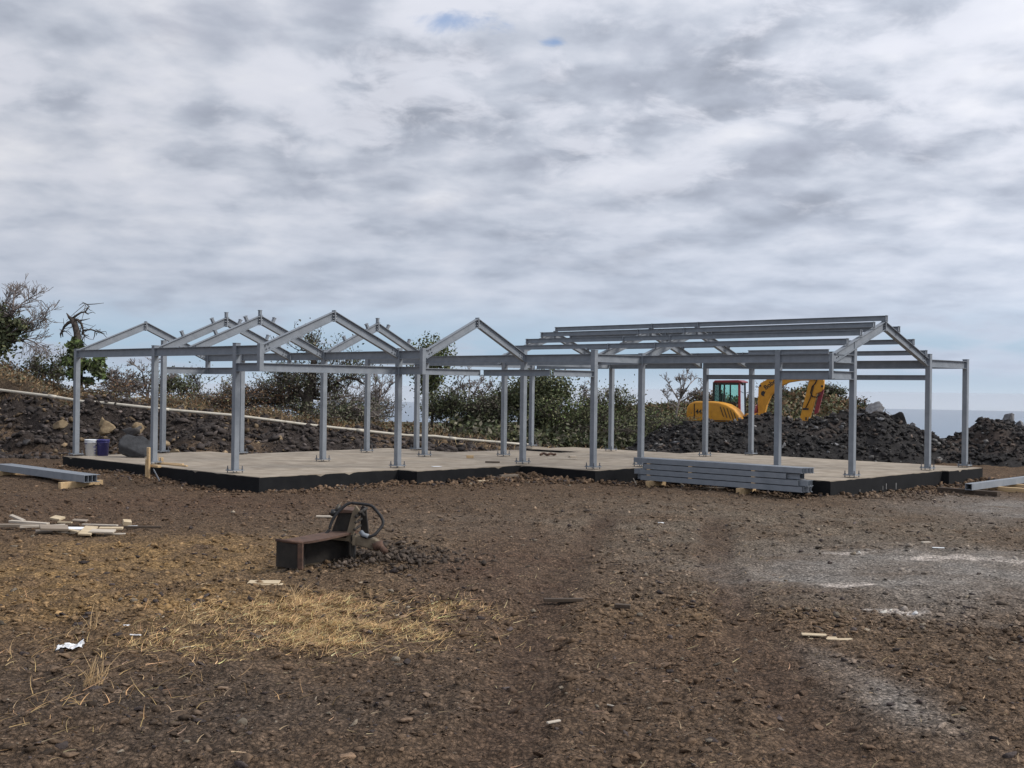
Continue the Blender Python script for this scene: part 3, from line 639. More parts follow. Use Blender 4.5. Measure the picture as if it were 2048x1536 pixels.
def beam(a0, b0, a1, b1, zc=2.49, sec=ISEC, name='beam', trim=0.0, z1=None):
    p0 = np.array(L(a0, b0, zc)); p1 = np.array(L(a1, b1, zc if z1 is None else z1)); d = (p1 - p0) / np.linalg.norm(p1 - p0)
    s = MB(); s.extrude(sec, p0 + d * trim, p1 - d * trim); c = (p0 + p1) / 2; s.v = [tuple(np.array(q) - c) for q in s.v]
    return s.build(name, M['steel'], FR, loc=tuple(c))
H_ = CW / 2 - 0.004
def line(pts, zc=2.49, sec=ISEC):
    for p, q in zip(pts[:-1], pts[1:]): beam(*p, *q, zc, sec, trim=H_)
c2 = lambda k: COLS[k][:2]
P1 = (-19.4, 13.28); P0 = (-27.1, 16.9); P2 = (-18.62, 16.9); CC = (-11.54, 21.72); HP = (-23.46, 16.9)
line([c2('L1'), c2('L2'), c2('L3'), P1]); line([P0, c2('K3'), HP, c2('M1'), c2('M3'), P2])
line([c2('M2'), c2('M4'), c2('M6'), c2('R1')]); line([c2('N4'), c2('M5'), (-16.36, 21.95)], 2.47); line([c2('R3'), c2('R6'), CC])
line([(-23.9, 26.35), (-21.0, 26.35), (-17.76, 26.35), (-11.5, 26.35)], 2.47); line([c2('R5'), c2('R9')])
line([c2('M2'), c2('N4')]); line([c2('R1'), c2('R3')]); line([CC, c2('R7')]); line([c2('R8'), c2('R9')]); line([c2('R4'), c2('R5')]); line([c2('M5'), c2('R2')]); line([c2('N4'), c2('M7')])
LZ = 2.145; LSEC = isec(0.10, 0.17)
line([c2('K2'), P0, c2('K3')], LZ, LSEC); line([c2('L3'), P1, c2('M3'), P2], LZ, LSEC)
QB = 18.72
line([P2, (-18.62, QB), (-16.5, QB), c2('R1')], 2.13, isec(0.09, 0.14)); line([c2('R6'), CC, c2('R7')], LZ, LSEC)
line([c2('R4'), (-11.5, 26.3)], 2.155, isec(0.09, 0.12))
post(*P1, 2.06, 2.62); post(*P0, 2.06, 2.6); post(*P2, 2.06, 2.63); post(*CC, 2.06, 2.59, 0.07); post(*HP, 2.26, 2.59, 0.08)
# second eave strut lying on the front beam
beam(-13.5, 21.72, -11.6, 21.72, 2.63, isec(0.06, 0.085), 'eave_strut')
# gable frames
APEX = 3.36; RSEC = isec(0.10, 0.175)
def gable(a, b0, b1, apex=APEX, zs=2.50, bolts=True, ridge_cleats=False):
    bm = (b0 + b1) / 2
    for (bs, sg) in ((b0, 1), (b1, -1)):
        p0 = np.array(L(a, bs + sg * 0.03, zs)); p1 = np.array(L(a, bm, apex - 0.10)); d = p1 - p0; dn = d / np.linalg.norm(d)
        up = np.cross(np.array([1.0, 0, 0]), dn); up = up if up[2] > 0 else -up
        sd = np.cross(dn, up); s = MB(); n = len(RSEC); vs = []
        for base, isapex in ((p0, 0), (p1, 1)):
            for q in RSEC:
                v = base + sd * q[0] + up * q[1]; tgt = base[1]          # cut plumb
                v = v + dn * ((tgt - v[1]) / dn[1]); vs.append(v)
        c = (p0 + p1) / 2; s.add([v - c for v in vs], [(i, (i + 1) % n, n + (i + 1) % n, n + i) for i in range(n)] + [tuple(range(n))[::-1], tuple(range(n, 2 * n))])
        r = s.build('rafter', M['steel'], FR, loc=tuple(c))
        if bolts:
            for k, (t, w) in enumerate(((0.10, 0.035), (0.10, -0.035), (0.18, 0.035), (0.18, -0.035))):
                q = p0 - c + dn * t + up * w; bb = MB(); bb.tube([(q[0] - 0.012, q[1], q[2]), (q[0] + 0.024, q[1], q[2])], 0.014, 6); bb.build('bolt', M['steel_dark'], r)
    # apex plate with bolts
    ap = MB(); ap.box((0, 0, 0), (0.11, 0.026, 0.24)); o = ap.build('apex_plate', M['steel'], FR, loc=L(a, bm, apex - 0.105))
    for k in range(3):
        bb = MB(); bb.tube([(0.03, -0.045, 0.06 - 0.06 * k), (0.03, 0.045, 0.06 - 0.06 * k)], 0.013, 6); bb.build('bolt', M['steel_dark'], o)
    if ridge_cleats:
        for t in (0.0, 0.19, -0.19, 0.62, -0.62):
            bb_ = bm + t * (b1 - b0) / 2; z = apex + 0.005 - abs(t) * (apex - zs - 0.09)
            s = MB(); ang = 0 if t == 0 else (math.atan2(apex - zs, (b1 - b0) / 2) * (-1 if t > 0 else 1)); R_ = Matrix.Rotation(ang, 3, 'X')
            s.box((0, 0, 0.045), (0.075, 0.05, 0.12)); s.box((0, 0, 0.105), (0.085, 0.07, 0.014)); s.box((0, 0.02, -0.005), (0.085, 0.075, 0.012))
            s.v = [tuple(R_ @ Vector(q)) for q in s.v]; s.build('purlin_cleat', M['steel'], FR, loc=L(a, bb_, z))
gable(-27.12, 13.28, 16.9); gable(-23.44, 13.28, 16.9, ridge_cleats=True); gable(-22.08, 13.28, 16.9, ridge_cleats=True); gable(-19.4, 13.28, 16.9)
gable(-22.08, 16.9, 20.15, ridge_cleats=True); gable(-18.62, 16.95, 20.15)
GR = (21.75, 26.3)
for a in (-21.08, -17.83, -16.42, -11.52): gable(a, *GR, bolts=(a > -12))
# purlins along the right wing
PSEC = isec(0.075, 0.112, 0.009, 0.008)
for t in (0.0, 0.27, 0.60, 0.90, -0.26, -0.52, -0.78):
    b = (GR[0] + GR[1]) / 2 + t * (GR[1] - GR[0]) / 2; z = APEX + (0.062 if t >= 0 else 0.092) - abs(t) * (APEX - 2.5 - 0.09)
    beam(-21.08, b, -11.44, b, z, PSEC, 'purlin')
    for a in (-21.08, -17.83, -16.42, -11.52):
        s = MB(); s.box((0, 0, 0), (0.012, 0.1, 0.15)); s.build('purlin_cleat', M['steel'], FR, loc=L(a + 0.06, b, z - 0.012))
# clamp left standing on the rear beam
s = MB(); s.box((0, 0, 0.02), (0.14, 0.05, 0.03)); s.tube([(0, 0, 0), (0, 0, 0.17)], 0.012, 6); s.build('clamp', M['steel_dark'], FR, loc=L(-17.95, 26.35, 2.56))

# ------------------------------------------------------------------ stored steel
def channel(name, p0, p1, d, w, parent=None, flip=1):
    s = MB(); p0 = np.array(p0, float); p1 = np.array(p1, float); c = (p0 + p1) / 2
    sec = [(q[0] * flip, q[1]) for q in csec(w, d, 0.006)]
    if flip < 0: sec = sec[::-1]
    s.extrude(sec, p0 - c, p1 - c); return s.build(name, M['steel'], parent, loc=tuple(c))
def timber(name, c, d, rz, mat, label, group=None, tilt=0.0, cat='timber'):
    o = MB().box((0, 0, 0), d).build(name, M[mat], None, loc=tuple(map(float, c)), rot=(tilt, 0, rz), bevel=0.004, seg=1); return tag(o, label, cat, group)
STK_A0, STK_A1, STK_B = -15.55, -11.58, 20.66
rg = np.random.default_rng(2)
layer_names = ('bottom', 'second', 'third', 'top')
gz_st = float(ground_z(*W(-14, 20.8)[:2].reshape(2, 1))[0])
zb = -0.205
ends = [(0.0, 0.0), (-0.02, -0.10), (0.10, -0.25), (0.0, 0.0)]
for lay in range(4):
    z = zb + 0.056 + lay * 0.125
    for k in range(6):
        e0, e1 = ends[lay]
        j0, j1 = (rg.uniform(-.02, .02), rg.uniform(-.02, .02)) if k == 0 else (rg.uniform(-0.28, 0.0), rg.uniform(0.0, 0.1))
        if lay == 2 and k == 0: j1 -= 0.1
        if lay in (1, 2) and k > 0: j0 -= 0.05; j1 = rg.uniform(-0.05, 0.2)
        o = channel('steel_channel', W(STK_A0 + e0 + j0, STK_B + k * 0.062, z), W(STK_A1 + e1 + j1, STK_B + k * 0.062, z), 0.108, 0.058, None, -1)
        tag(o, 'grey steel channel, %s, %s layer of the stack' % (('outermost', 'second from the open side', 'third from the open side', 'third from the slab', 'second from the slab', 'next to the slab')[k], layer_names[lay]), 'steel channel', 'channels stacked beside the slab')
    if lay:
        for a, wh in ((-15.35, 'far from the slab corner'), (-14.25, 'at mid length'), (-12.7, 'nearest the slab corner')):
            tag(MB().box((0, 0, 0), (0.09, 0.34, 0.017)).build('spacer_strip', M['timber'], None, loc=tuple(W(a, STK_B + 0.17, z - 0.0625)), rot=(0, 0, TH)), 'thin timber spacer under the %s layer of stacked channels, %s' % (layer_names[lay], wh), 'timber strip', 'spacer strips in the stack')
for i, (a, lab) in enumerate(((-15.25, 'timber bearer under the far end of the stacked channels'), (-12.95, 'timber bearer under the stacked channels near the slab corner'))):
    p = W(a, STK_B + 0.15, 0); g = float(ground_z(p[0], p[1])); timber('timber_bearer', (p[0], p[1], (g - 0.03 + zb) / 2 + 0.001), (0.10, 0.62, zb - g + 0.03), TH, 'timber', lab, 'bearers under the stacked channels')
# bundle by the left end of the slab
pe = at_z(182, 962, -0.17); ae, be = pe[:2] @ AX, pe[:2] @ BX
gl = [float(ground_z(*W(ae - t, be)[:2])) for t in (0.4, 2.2, 4.2)]
zl = max(gl) + 0.05
for k in range(4):
    o = channel('steel_channel', W(ae - 4.25 + 0.03 * k, be - 0.14 + k * 0.088, zl + 0.075), W(ae + rg.uniform(-.02, .02), be - 0.14 + k * 0.088, zl + 0.075), 0.145, 0.083, None, -1)
    tag(o, 'grey steel channel in the flat bundle of four by the slab, %s' % ('outermost', 'second from outside', 'second from slab', 'nearest slab')[k], 'steel channel', 'channels in the bundle left of the slab')
for t, lab in ((0.42, 'timber bearer under the near end of the four-channel bundle'), (3.9, 'timber bearer under the far end of the four-channel bundle')):
    p = W(ae - t, be, 0); g = float(ground_z(p[0], p[1])); timber('timber_bearer', (p[0], p[1], (g - 0.03 + zl) / 2 + 0.001), (0.09, 0.95, zl - g + 0.03), TH + 0.1, 'timber', lab, 'bearers under the four-channel bundle')
# single box beam on planks at the right
pr = at_z(1937, 972, -0.15); ar, br = pr[:2] @ AX, pr[:2] @ BX
gr = max(float(ground_z(*W(ar, br + t)[:2])) for t in (0.2, 1.6, 3.2)); zr = gr + 0.055
s = MB(); t_ = 0.012; w_, h_ = 0.15, 0.135; Lb = 4.2
for (cx_, cz_, dx_, dz_) in ((0, h_ / 2 - t_ / 2, w_, t_), (0, -h_ / 2 + t_ / 2, w_, t_), (w_ / 2 - t_ / 2, 0, t_, h_ - 2 * t_), (-w_ / 2 + t_ / 2, 0, t_, h_ - 2 * t_)): s.box((cx_, Lb / 2, cz_), (dx_, Lb, dz_))
s.box((0, 0.25, 0), (w_ - 2 * t_, 0.01, h_ - 2 * t_))
o = s.build('box_beam', M['steel'], None, loc=tuple(W(ar, br, zr + h_ / 2)), rot=(0, 0, TH)); tag(o, 'single grey steel box beam lying on planks past the slab end', 'steel beam')
for i, (t, ln, sh, mt, lab) in enumerate(((0.18, 1.35, -0.08, 'timber_dark', 'dark wet plank under the open end of the box beam'), (1.5, 1.2, 0.25, 'timber', 'pale plank crossing under the box beam'), (2.6, 1.2, 0.1, 'timber', 'pale plank under the far half of the box beam'))):
    p = W(ar + sh, br + t, 0); g = float(ground_z(p[0], p[1])); timber('plank', (p[0], p[1], (g + zr) / 2 - 0.008), (ln, 0.13, max(zr - g + 0.016, 0.03)), TH + 0.12 * (i - 1), mt, lab, 'planks under the box beam')

# ------------------------------------------------------------------ things on and by the slab
def bucket(px, py, mat, label, seed):
    p = at_z(px, py, 0.0); e = empty('bucket', (p[0], p[1], 0.0), seed, label, 'bucket')
    s = MB(); s.lathe([(0.0, 0.004), (0.128, 0.0), (0.150, 0.37), (0.158, 0.372), (0.158, 0.40), (0.146, 0.40), (0.124, 0.02), (0.0, 0.02)], n=28); s.build('body', mat, e, True, bevel=0)
    r = MB(); r.lathe([(0.150, 0.33), (0.163, 0.33), (0.163, 0.345), (0.150, 0.345)], n=28); r.build('rim', mat, e, True)
    h = MB(); h.tube([(0.16 * math.cos(t), 0.16 * math.sin(t) * 0.35 - 0.155 * math.sin(t), 0.34 - 0.15 * math.sin(t)) for t in np.linspace(0, math.pi, 13)], 0.004, 6); h.build('handle', M['steel_dark'], e, True)
bucket(182, 911.5, M['bucket_white'], 'white plastic bucket streaked with dark paint, by the end column', 0.3)
bucket(205.5, 911.5, M['bucket_blue'], 'dark blue plastic bucket beside the white one', 1.1)
# paint streaks on the white bucket
bk = [o for o in bpy.data.objects if o.name.startswith('bucket')][0]
for k, (an, z, ln) in enumerate(((-2.6, 0.3, 0.1), (-0.9, 0.22, 0.07), (-0.75, 0.14, 0.05), (-0.6, 0.26, 0.06), (-1.0, 0.33, 0.09), (-0.7, 0.07, 0.05), (-2.9, 0.18, 0.06))):
    r = 0.128 + 0.022 * z / 0.37 + 0.0015; s = MB(); st = [(r * math.cos(an + t), r * math.sin(an + t)) for t in np.linspace(-ln / r / 2, ln / r / 2, 7)]
    vs = [(x, y, z - 0.012) for x, y in st] + [(x * 1.002, y * 1.002, z + 0.012) for x, y in st]; s.add(vs, [(i, i + 1, 8 + i, 7 + i) for i in range(6)]); s.build('paint_streak', M['bucket_blue'], bk)
v, f = rock_shape(4, 518, 0.14, 4); v = v * np.array([0.40, 0.34, 0.32]); p = at_z(268, 916, 0.0)
tag(link('boulder', new_mesh('boulder', v, f, M['boulder_black'], False), None, (float(p[0]), float(p[1]) + 0.25, 0.24), (0.1, 0.08, 0.4)), 'big smooth black boulder sitting on the slab', 'boulder')
# corner stake with brace
p = at_z(296.5, 961, -0.28); g = float(ground_z(p[0], p[1])); e = empty('timber_stake', (p[0], p[1], g), TH, 'rough timber stake with a short brace standing against the slab edge', 'timber stake')
s = MB(); s.box((0, 0, 0.31), (0.085, 0.05, 0.70)); s.build('stake', M['timber'], e, bevel=0.006, seg=1)
s = MB(); s.box((0.13, 0.10, g * -1 + 0.03), (0.30, 0.09, 0.05)); s.build('brace', M['timber'], e, bevel=0.004, seg=1)
s = MB(); s.box((-0.03, -0.03, 0.16), (0.06, 0.03, 0.5)); s.build('peg', M['timber'], e, bevel=0.004, seg=1)
p = at_z(314, 956, -0.2); o = MB().box((0, 0, 0), (0.03, 0.012, 0.3)).build('steel_strip', M['steel'], None, loc=(p[0], p[1] - 0.03, -0.14), rot=(0.25, -0.5, TH)); tag(o, 'short steel strip leaning on the black slab side by the stake', 'steel strip')
def scrap(name, px, py, d, rz, mat, label, z=None, cat='offcut', group=None, tilt=(0, 0), lift=0.0):
    p = at_z(px, py, -0.2 if z is None else z)
    if z is None:
        for _ in range(6): p = at_z(px, py, float(ground_z(p[0], p[1])) + lift)
    else: p = np.array([p[0], p[1], z])
    o = MB().box((0, 0, 0), d).build(name, M[mat], None, loc=(float(p[0]), float(p[1]), float(p[2]) + d[2] / 2 + 0.004), rot=(tilt[0], tilt[1], rz), bevel=min(0.003, d[2] * .3), seg=1); return tag(o, label, cat, group)
scrap('timber_strip', 345, 931, (1.1, 0.05, 0.03), TH + 0.05, 'timber', 'pale timber strip lying on the slab by the stake', 0.0)
scrap('timber_strip', 338, 928.5, (0.9, 0.06, 0.03), TH + 0.2, 'timber', 'thin pale lath behind the timber strip on the slab', 0.0)
scrap('timber_block', 322, 923, (0.1, 0.08, 0.09), 0.4, 'timber', 'small timber block on the slab beside a column foot', 0.0)
scrap('timber_strip', 1124, 918.5, (0.75, 0.06, 0.02), 0.05, 'timber_white', 'thin white timber strip on the middle of the slab', 0.0)
scrap('timber_block', 1145, 915.5, (0.2, 0.1, 0.05), 0.5, 'timber_white', 'short white timber block near the thin strip on the slab', 0.0)
scrap('cardboard', 940, 916.5, (0.18, 0.05, 0.07), 0.1, 'timber', 'small brown carton on the slab', 0.0, 'carton')
scrap('paper_sheet', 873, 933.5, (0.2, 0.15, 0.006), 0.4, 'paper', 'white scrap of paper near the slab edge', 0.0, 'paper')
scrap('timber_strip', 985, 925.5, (0.35, 0.07, 0.03), 0.0, 'timber_dark', 'dark timber piece lying on the slab', 0.0)
scrap('timber_strip', 1556, 939, (0.75, 0.1, 0.03), TH + 0.1, 'timber', 'yellowish timber at the foot of a column behind the stacked channels', 0.0)
p = at_z(1096, 912, 0.0); e = empty('sling', (p[0], p[1], 0.0), 0, 'dark red brown lifting sling heaped on the slab', 'sling'); s = MB()
s.tube([(-0.2 + 0.4 * t, 0.08 * math.sin(9 * t), 0.035 + 0.03 * math.sin(7 * t) ** 2) for t in np.linspace(0, 1, 26)], 0.032, 8); s.build('strap', M['rust'], e, True)
# stains and scuffs are in the concrete; rubbish on the soil
scrap('plywood_offcut', 528, 1167, (0.30, 0.17, 0.016), 0.06, 'plywood', 'square pale plywood offcut lying on the dry soil', None)
scrap('plywood_offcut', 533, 1171, (0.31, 0.10, 0.014), 0.02, 'plywood', 'plywood strip half under the square offcut', None, lift=-0.015)
scrap('timber_offcut', 648, 1035, (0.24, 0.10, 0.022), 0.03, 'timber_white', 'pale offcut on the soil behind the rusty attachment', None)
scrap('plywood_offcut', 1628, 1272, (0.19, 0.07, 0.012), -0.15, 'plywood', 'upper pale plywood chip of the three on the brown soil', None)
scrap('plywood_offcut', 1645, 1279, (0.23, 0.10, 0.012), -0.1, 'plywood', 'larger middle plywood chip of the three on the brown soil', None)
scrap('plywood_offcut', 1690, 1281, (0.12, 0.05, 0.01), 0.1, 'plywood', 'small plywood chip right of the larger one', None)
scrap('timber_offcut', 1127, 1204, (0.36, 0.055, 0.03), 0.1, 'timber_dark', 'dark weathered stick lying on the dirt track', None)
scrap('timber_offcut', 1245, 1217, (0.14, 0.06, 0.035), -0.2, 'timber_dark', 'short dark chunk of wood beside the dirt track', None)
scrap('cardboard', 968, 963, (0.32, 0.2, 0.02), 0.2, 'plywood', 'pale board flat among the stones below the slab', None, 'board')
scrap('timber_offcut', 1018, 954, (0.45, 0.10, 0.05), 0.5, 'timber_grey', 'grey timber piece among stones heaped at the slab corner', None)
scrap('timber_offcut', 1425, 978, (0.55, 0.13, 0.035), 0.12, 'timber_grey', 'weathered board in front of the stacked channels', None)
scrap('timber_block', 1335, 967, (0.2, 0.12, 0.05), 0.1, 'timber', 'tan block at the foot of the stacked channels', None)
scrap('timber_peg', 1270, 972, (0.02, 0.02, 0.18), 0.1, 'timber_white', 'thin pale peg leaning by the end of the stacked channels', None, tilt=(0.1, -0.5))
scrap('paper_sheet', 1322, 1047, (0.08, 0.06, 0.012), 0.3, 'paper', 'white scrap on the grey ground below the stacked channels', None, 'paper')
scrap('paper_sheet', 1877, 1097, (0.15, 0.04, 0.01), -0.1, 'paper', 'white sliver on the soil above the white cement patch', None, 'paper')
scrap('timber_offcut', 1852, 1087, (0.12, 0.06, 0.02), 0.2, 'timber_white', 'pale wood chip near the white cement patch', None)
scrap('timber_offcut', 1228, 1415, (0.10, 0.012, 0.008), -0.7, 'timber_white', 'thin pale splinter on the near soil', None)
scrap('timber_offcut', 1107, 1447, (0.09, 0.02, 0.012), 0.6, 'timber_white', 'small pale twig of wood on the near soil', None)
scrap('paper_sheet', 253, 1254, (0.055, 0.03, 0.012), 0.2, 'paper', 'small white crumb of paper among dry weeds', None, 'paper')
scrap('paper_sheet', 270, 1272, (0.09, 0.02, 0.008), -0.1, 'paper', 'thin white paper strip below the crumb of paper', None, 'paper')
def crumpled(px, py):
    p = at_z(px, py, -0.1)
    for _ in range(6): p = at_z(px, py, float(ground_z(p[0], p[1])))
    rg = np.random.default_rng(4); n = 12; vs = []; 
    for i in range(n):
        for j in range(n):
            u_, v_ = i / (n - 1), j / (n - 1); z = 0.01 + 0.022 * abs(math.sin(5 * u_ + 3 * v_)) + 0.012 * rg.random() + 0.065 * max(0, u_ - 0.75) * 4 * max(0, 1 - abs(v_ - .4) * 3)
            vs.append(((u_ - 0.5) * 0.17 + rg.normal(0, .004), (v_ - 0.5) * 0.12 + rg.normal(0, .004), z))
    fs = [(i * n + j, (i + 1) * n + j, (i + 1) * n + j + 1, i * n + j + 1) for i in range(n - 1) for j in range(n - 1)]
    o = link('crumpled_bag', new_mesh('crumpled_bag', vs, fs, M['paper']), None, tuple(map(float, p)), (0, 0, 0.2)); m = o.modifiers.new('s', 'SOLIDIFY'); m.thickness = 0.002
    tag(o, 'crumpled white plastic bag on the near soil', 'bag')
crumpled(141, 1301)

# ------------------------------------------------------------------ heap of broken boards
boards = [  # px, py, length, width, thick, rot, material, tilt, lift, label
    (35, 1037, 0.42, 0.05, 0.03, -0.75, 'timber_white', 0.25, 0.10, 'thin pale lath sticking up at the end of the board heap'),
    (58, 1046, 0.62, 0.07, 0.03, -0.3, 'timber_white', 0.04, 0.10, 'pale lath across the dark end of the board heap'),
    (40, 1052, 0.75, 0.10, 0.035, 0.1, 'timber_grey', 0.0, 0.05, 'grey weathered board at the dark end of the heap'),
    (85, 1053, 0.55, 0.09, 0.03, 0.28, 'timber_white', -0.05, 0.09, 'long white board slanting up the middle of the heap'),
    (108, 1056, 0.34, 0.20, 0.03, 0.45, 'timber_grey', 0.15, 0.12, 'wide grey brown board propped in the middle of the heap'),
    (88, 1064, 0.2, 0.11, 0.03, 0.5, 'timber_grey', 0.1, 0.03, 'dark short board at the front of the heap'),
    (115, 1037, 0.17, 0.12, 0.03, -0.35, 'plywood', 0.2, 0.13, 'yellow square offcut on top of the heap'),
    (130, 1045, 0.2, 0.04, 0.02, -0.1, 'plywood', 0.0, 0.12, 'thin yellowish strip beside the square offcut'),
    (136, 1057, 0.38, 0.15, 0.02, 0.15, 'paper', 0.05, 0.06, 'white painted panel in the heap'),
    (143, 1066, 0.5, 0.08, 0.03, 0.02, 'timber_white', 0.0, 0.02, 'pale board lying along the front of the heap'),
    (149, 1062, 0.2, 0.05, 0.02, -0.6, 'plywood', 0.1, 0.09, 'short tan strip crossing the white panel'),
    (176, 1062, 0.16, 0.36, 0.025, 0.1, 'plywood', 0.16, 0.10, 'upright tan plywood piece facing out of the heap'),
    (160, 1041, 0.2, 0.1, 0.02, 0.0, 'timber_grey', 0.1, 0.11, 'grey pink offcut on the back of the heap'),
    (200, 1050, 0.5, 0.05, 0.02, -0.12, 'timber_white', 0.0, 0.10, 'long thin pale strip on the right of the heap'),
    (205, 1063, 0.3, 0.18, 0.025, 0.12, 'timber_white', 0.06, 0.05, 'wide bleached board at the right front of the heap'),
    (222, 1057, 0.3, 0.12, 0.025, 0.18, 'plywood', 0.03, 0.07, 'tan board at the right end of the heap'),
    (230, 1068, 0.26, 0.05, 0.02, 0.1, 'timber_white', 0.0, 0.01, 'pale sliver on the soil at the right of the heap'),
    (254, 1048, 0.11, 0.09, 0.06, 0.5, 'plywood', 0.3, 0.08, 'pale timber block end beside the heap'),
    (265, 1053, 0.13, 0.05, 0.02, 0.3, 'paper', 0.0, 0.04, 'small white scrap past the end of the heap'),
    (285, 1055, 0.5, 0.04, 0.03, 0.08, 'timber_dark', 0.0, 0.02, 'dark stick lying beside the board heap')]
for (px, py, l_, w_, t_, rz, mt, ti, lf, lab) in boards:
    scrap('board', px, py + 2, (l_, w_, t_), rz, mt, lab, None, 'board', 'boards in the broken board heap', (ti, ti * 0.4), lf * 0.55)

# ------------------------------------------------------------------ white pipe on the bank
pipe_px = [(-60, 772), (0, 780), (105, 793), (165, 803), (210, 806), (330, 819), (470, 831), (610, 849), (720, 861), (815, 871), (870, 872.5), (905, 877), (990, 884), (1010, 886), (1060, 890)]
def on_ground(px, py, Y0=30.0, Y1=46.0, lift=0.0):
    for Y in np.arange(Y0, Y1, 0.05):
        P = at_y(px, py, Y)
        if P[2] <= float(ground_z(P[0], P[1])) + lift: return P
    return at_y(px, py, (Y0 + Y1) / 2)
def base_hit(px, py):
    Y = np.arange(31, 46, 0.03); r = ray(px, py); Pz = EYE + r[2] * Y / r[1]; hit = np.where(Pz <= ground_z(r[0] * Y / r[1], Y) + 0.05)[0]
    return Y[hit[0]] if len(hit) else 42.0
pxs = np.arange(-60, 1061, 10.0); pys = np.interp(pxs, [q[0] for q in pipe_px], [q[1] for q in pipe_px]); hy = np.array([base_hit(a_, b_) for a_, b_ in zip(pxs, pys)])
lo = np.array([hy[max(0, i - 5):i + 6].min() for i in range(len(hy))]); pf = np.polyfit(pxs, lo, 4); pp = [at_y(a_, b_, float(np.polyval(pf, a_))) for a_, b_ in pipe_px]
s = MB(); s.tube(pp, 0.044, 10)
e = empty('pvc_pipe', tuple(pp[2]), 0, 'long off white plastic pipe running down along the top of the bank', 'pipe')
s.v = [tuple(np.array(q) - pp[2]) for q in s.v]; s.build('pipe', M['pvc'], e, True)
for k in (2, 5, 8, 11):
    d = (pp[k + 1] - pp[k]) / np.linalg.norm(pp[k + 1] - pp[k]); s = MB(); s.tube([pp[k] - pp[2] - d * 0.12, pp[k] - pp[2] + d * 0.12], 0.055, 10); s.build('coupling', M['pvc'], e, True)

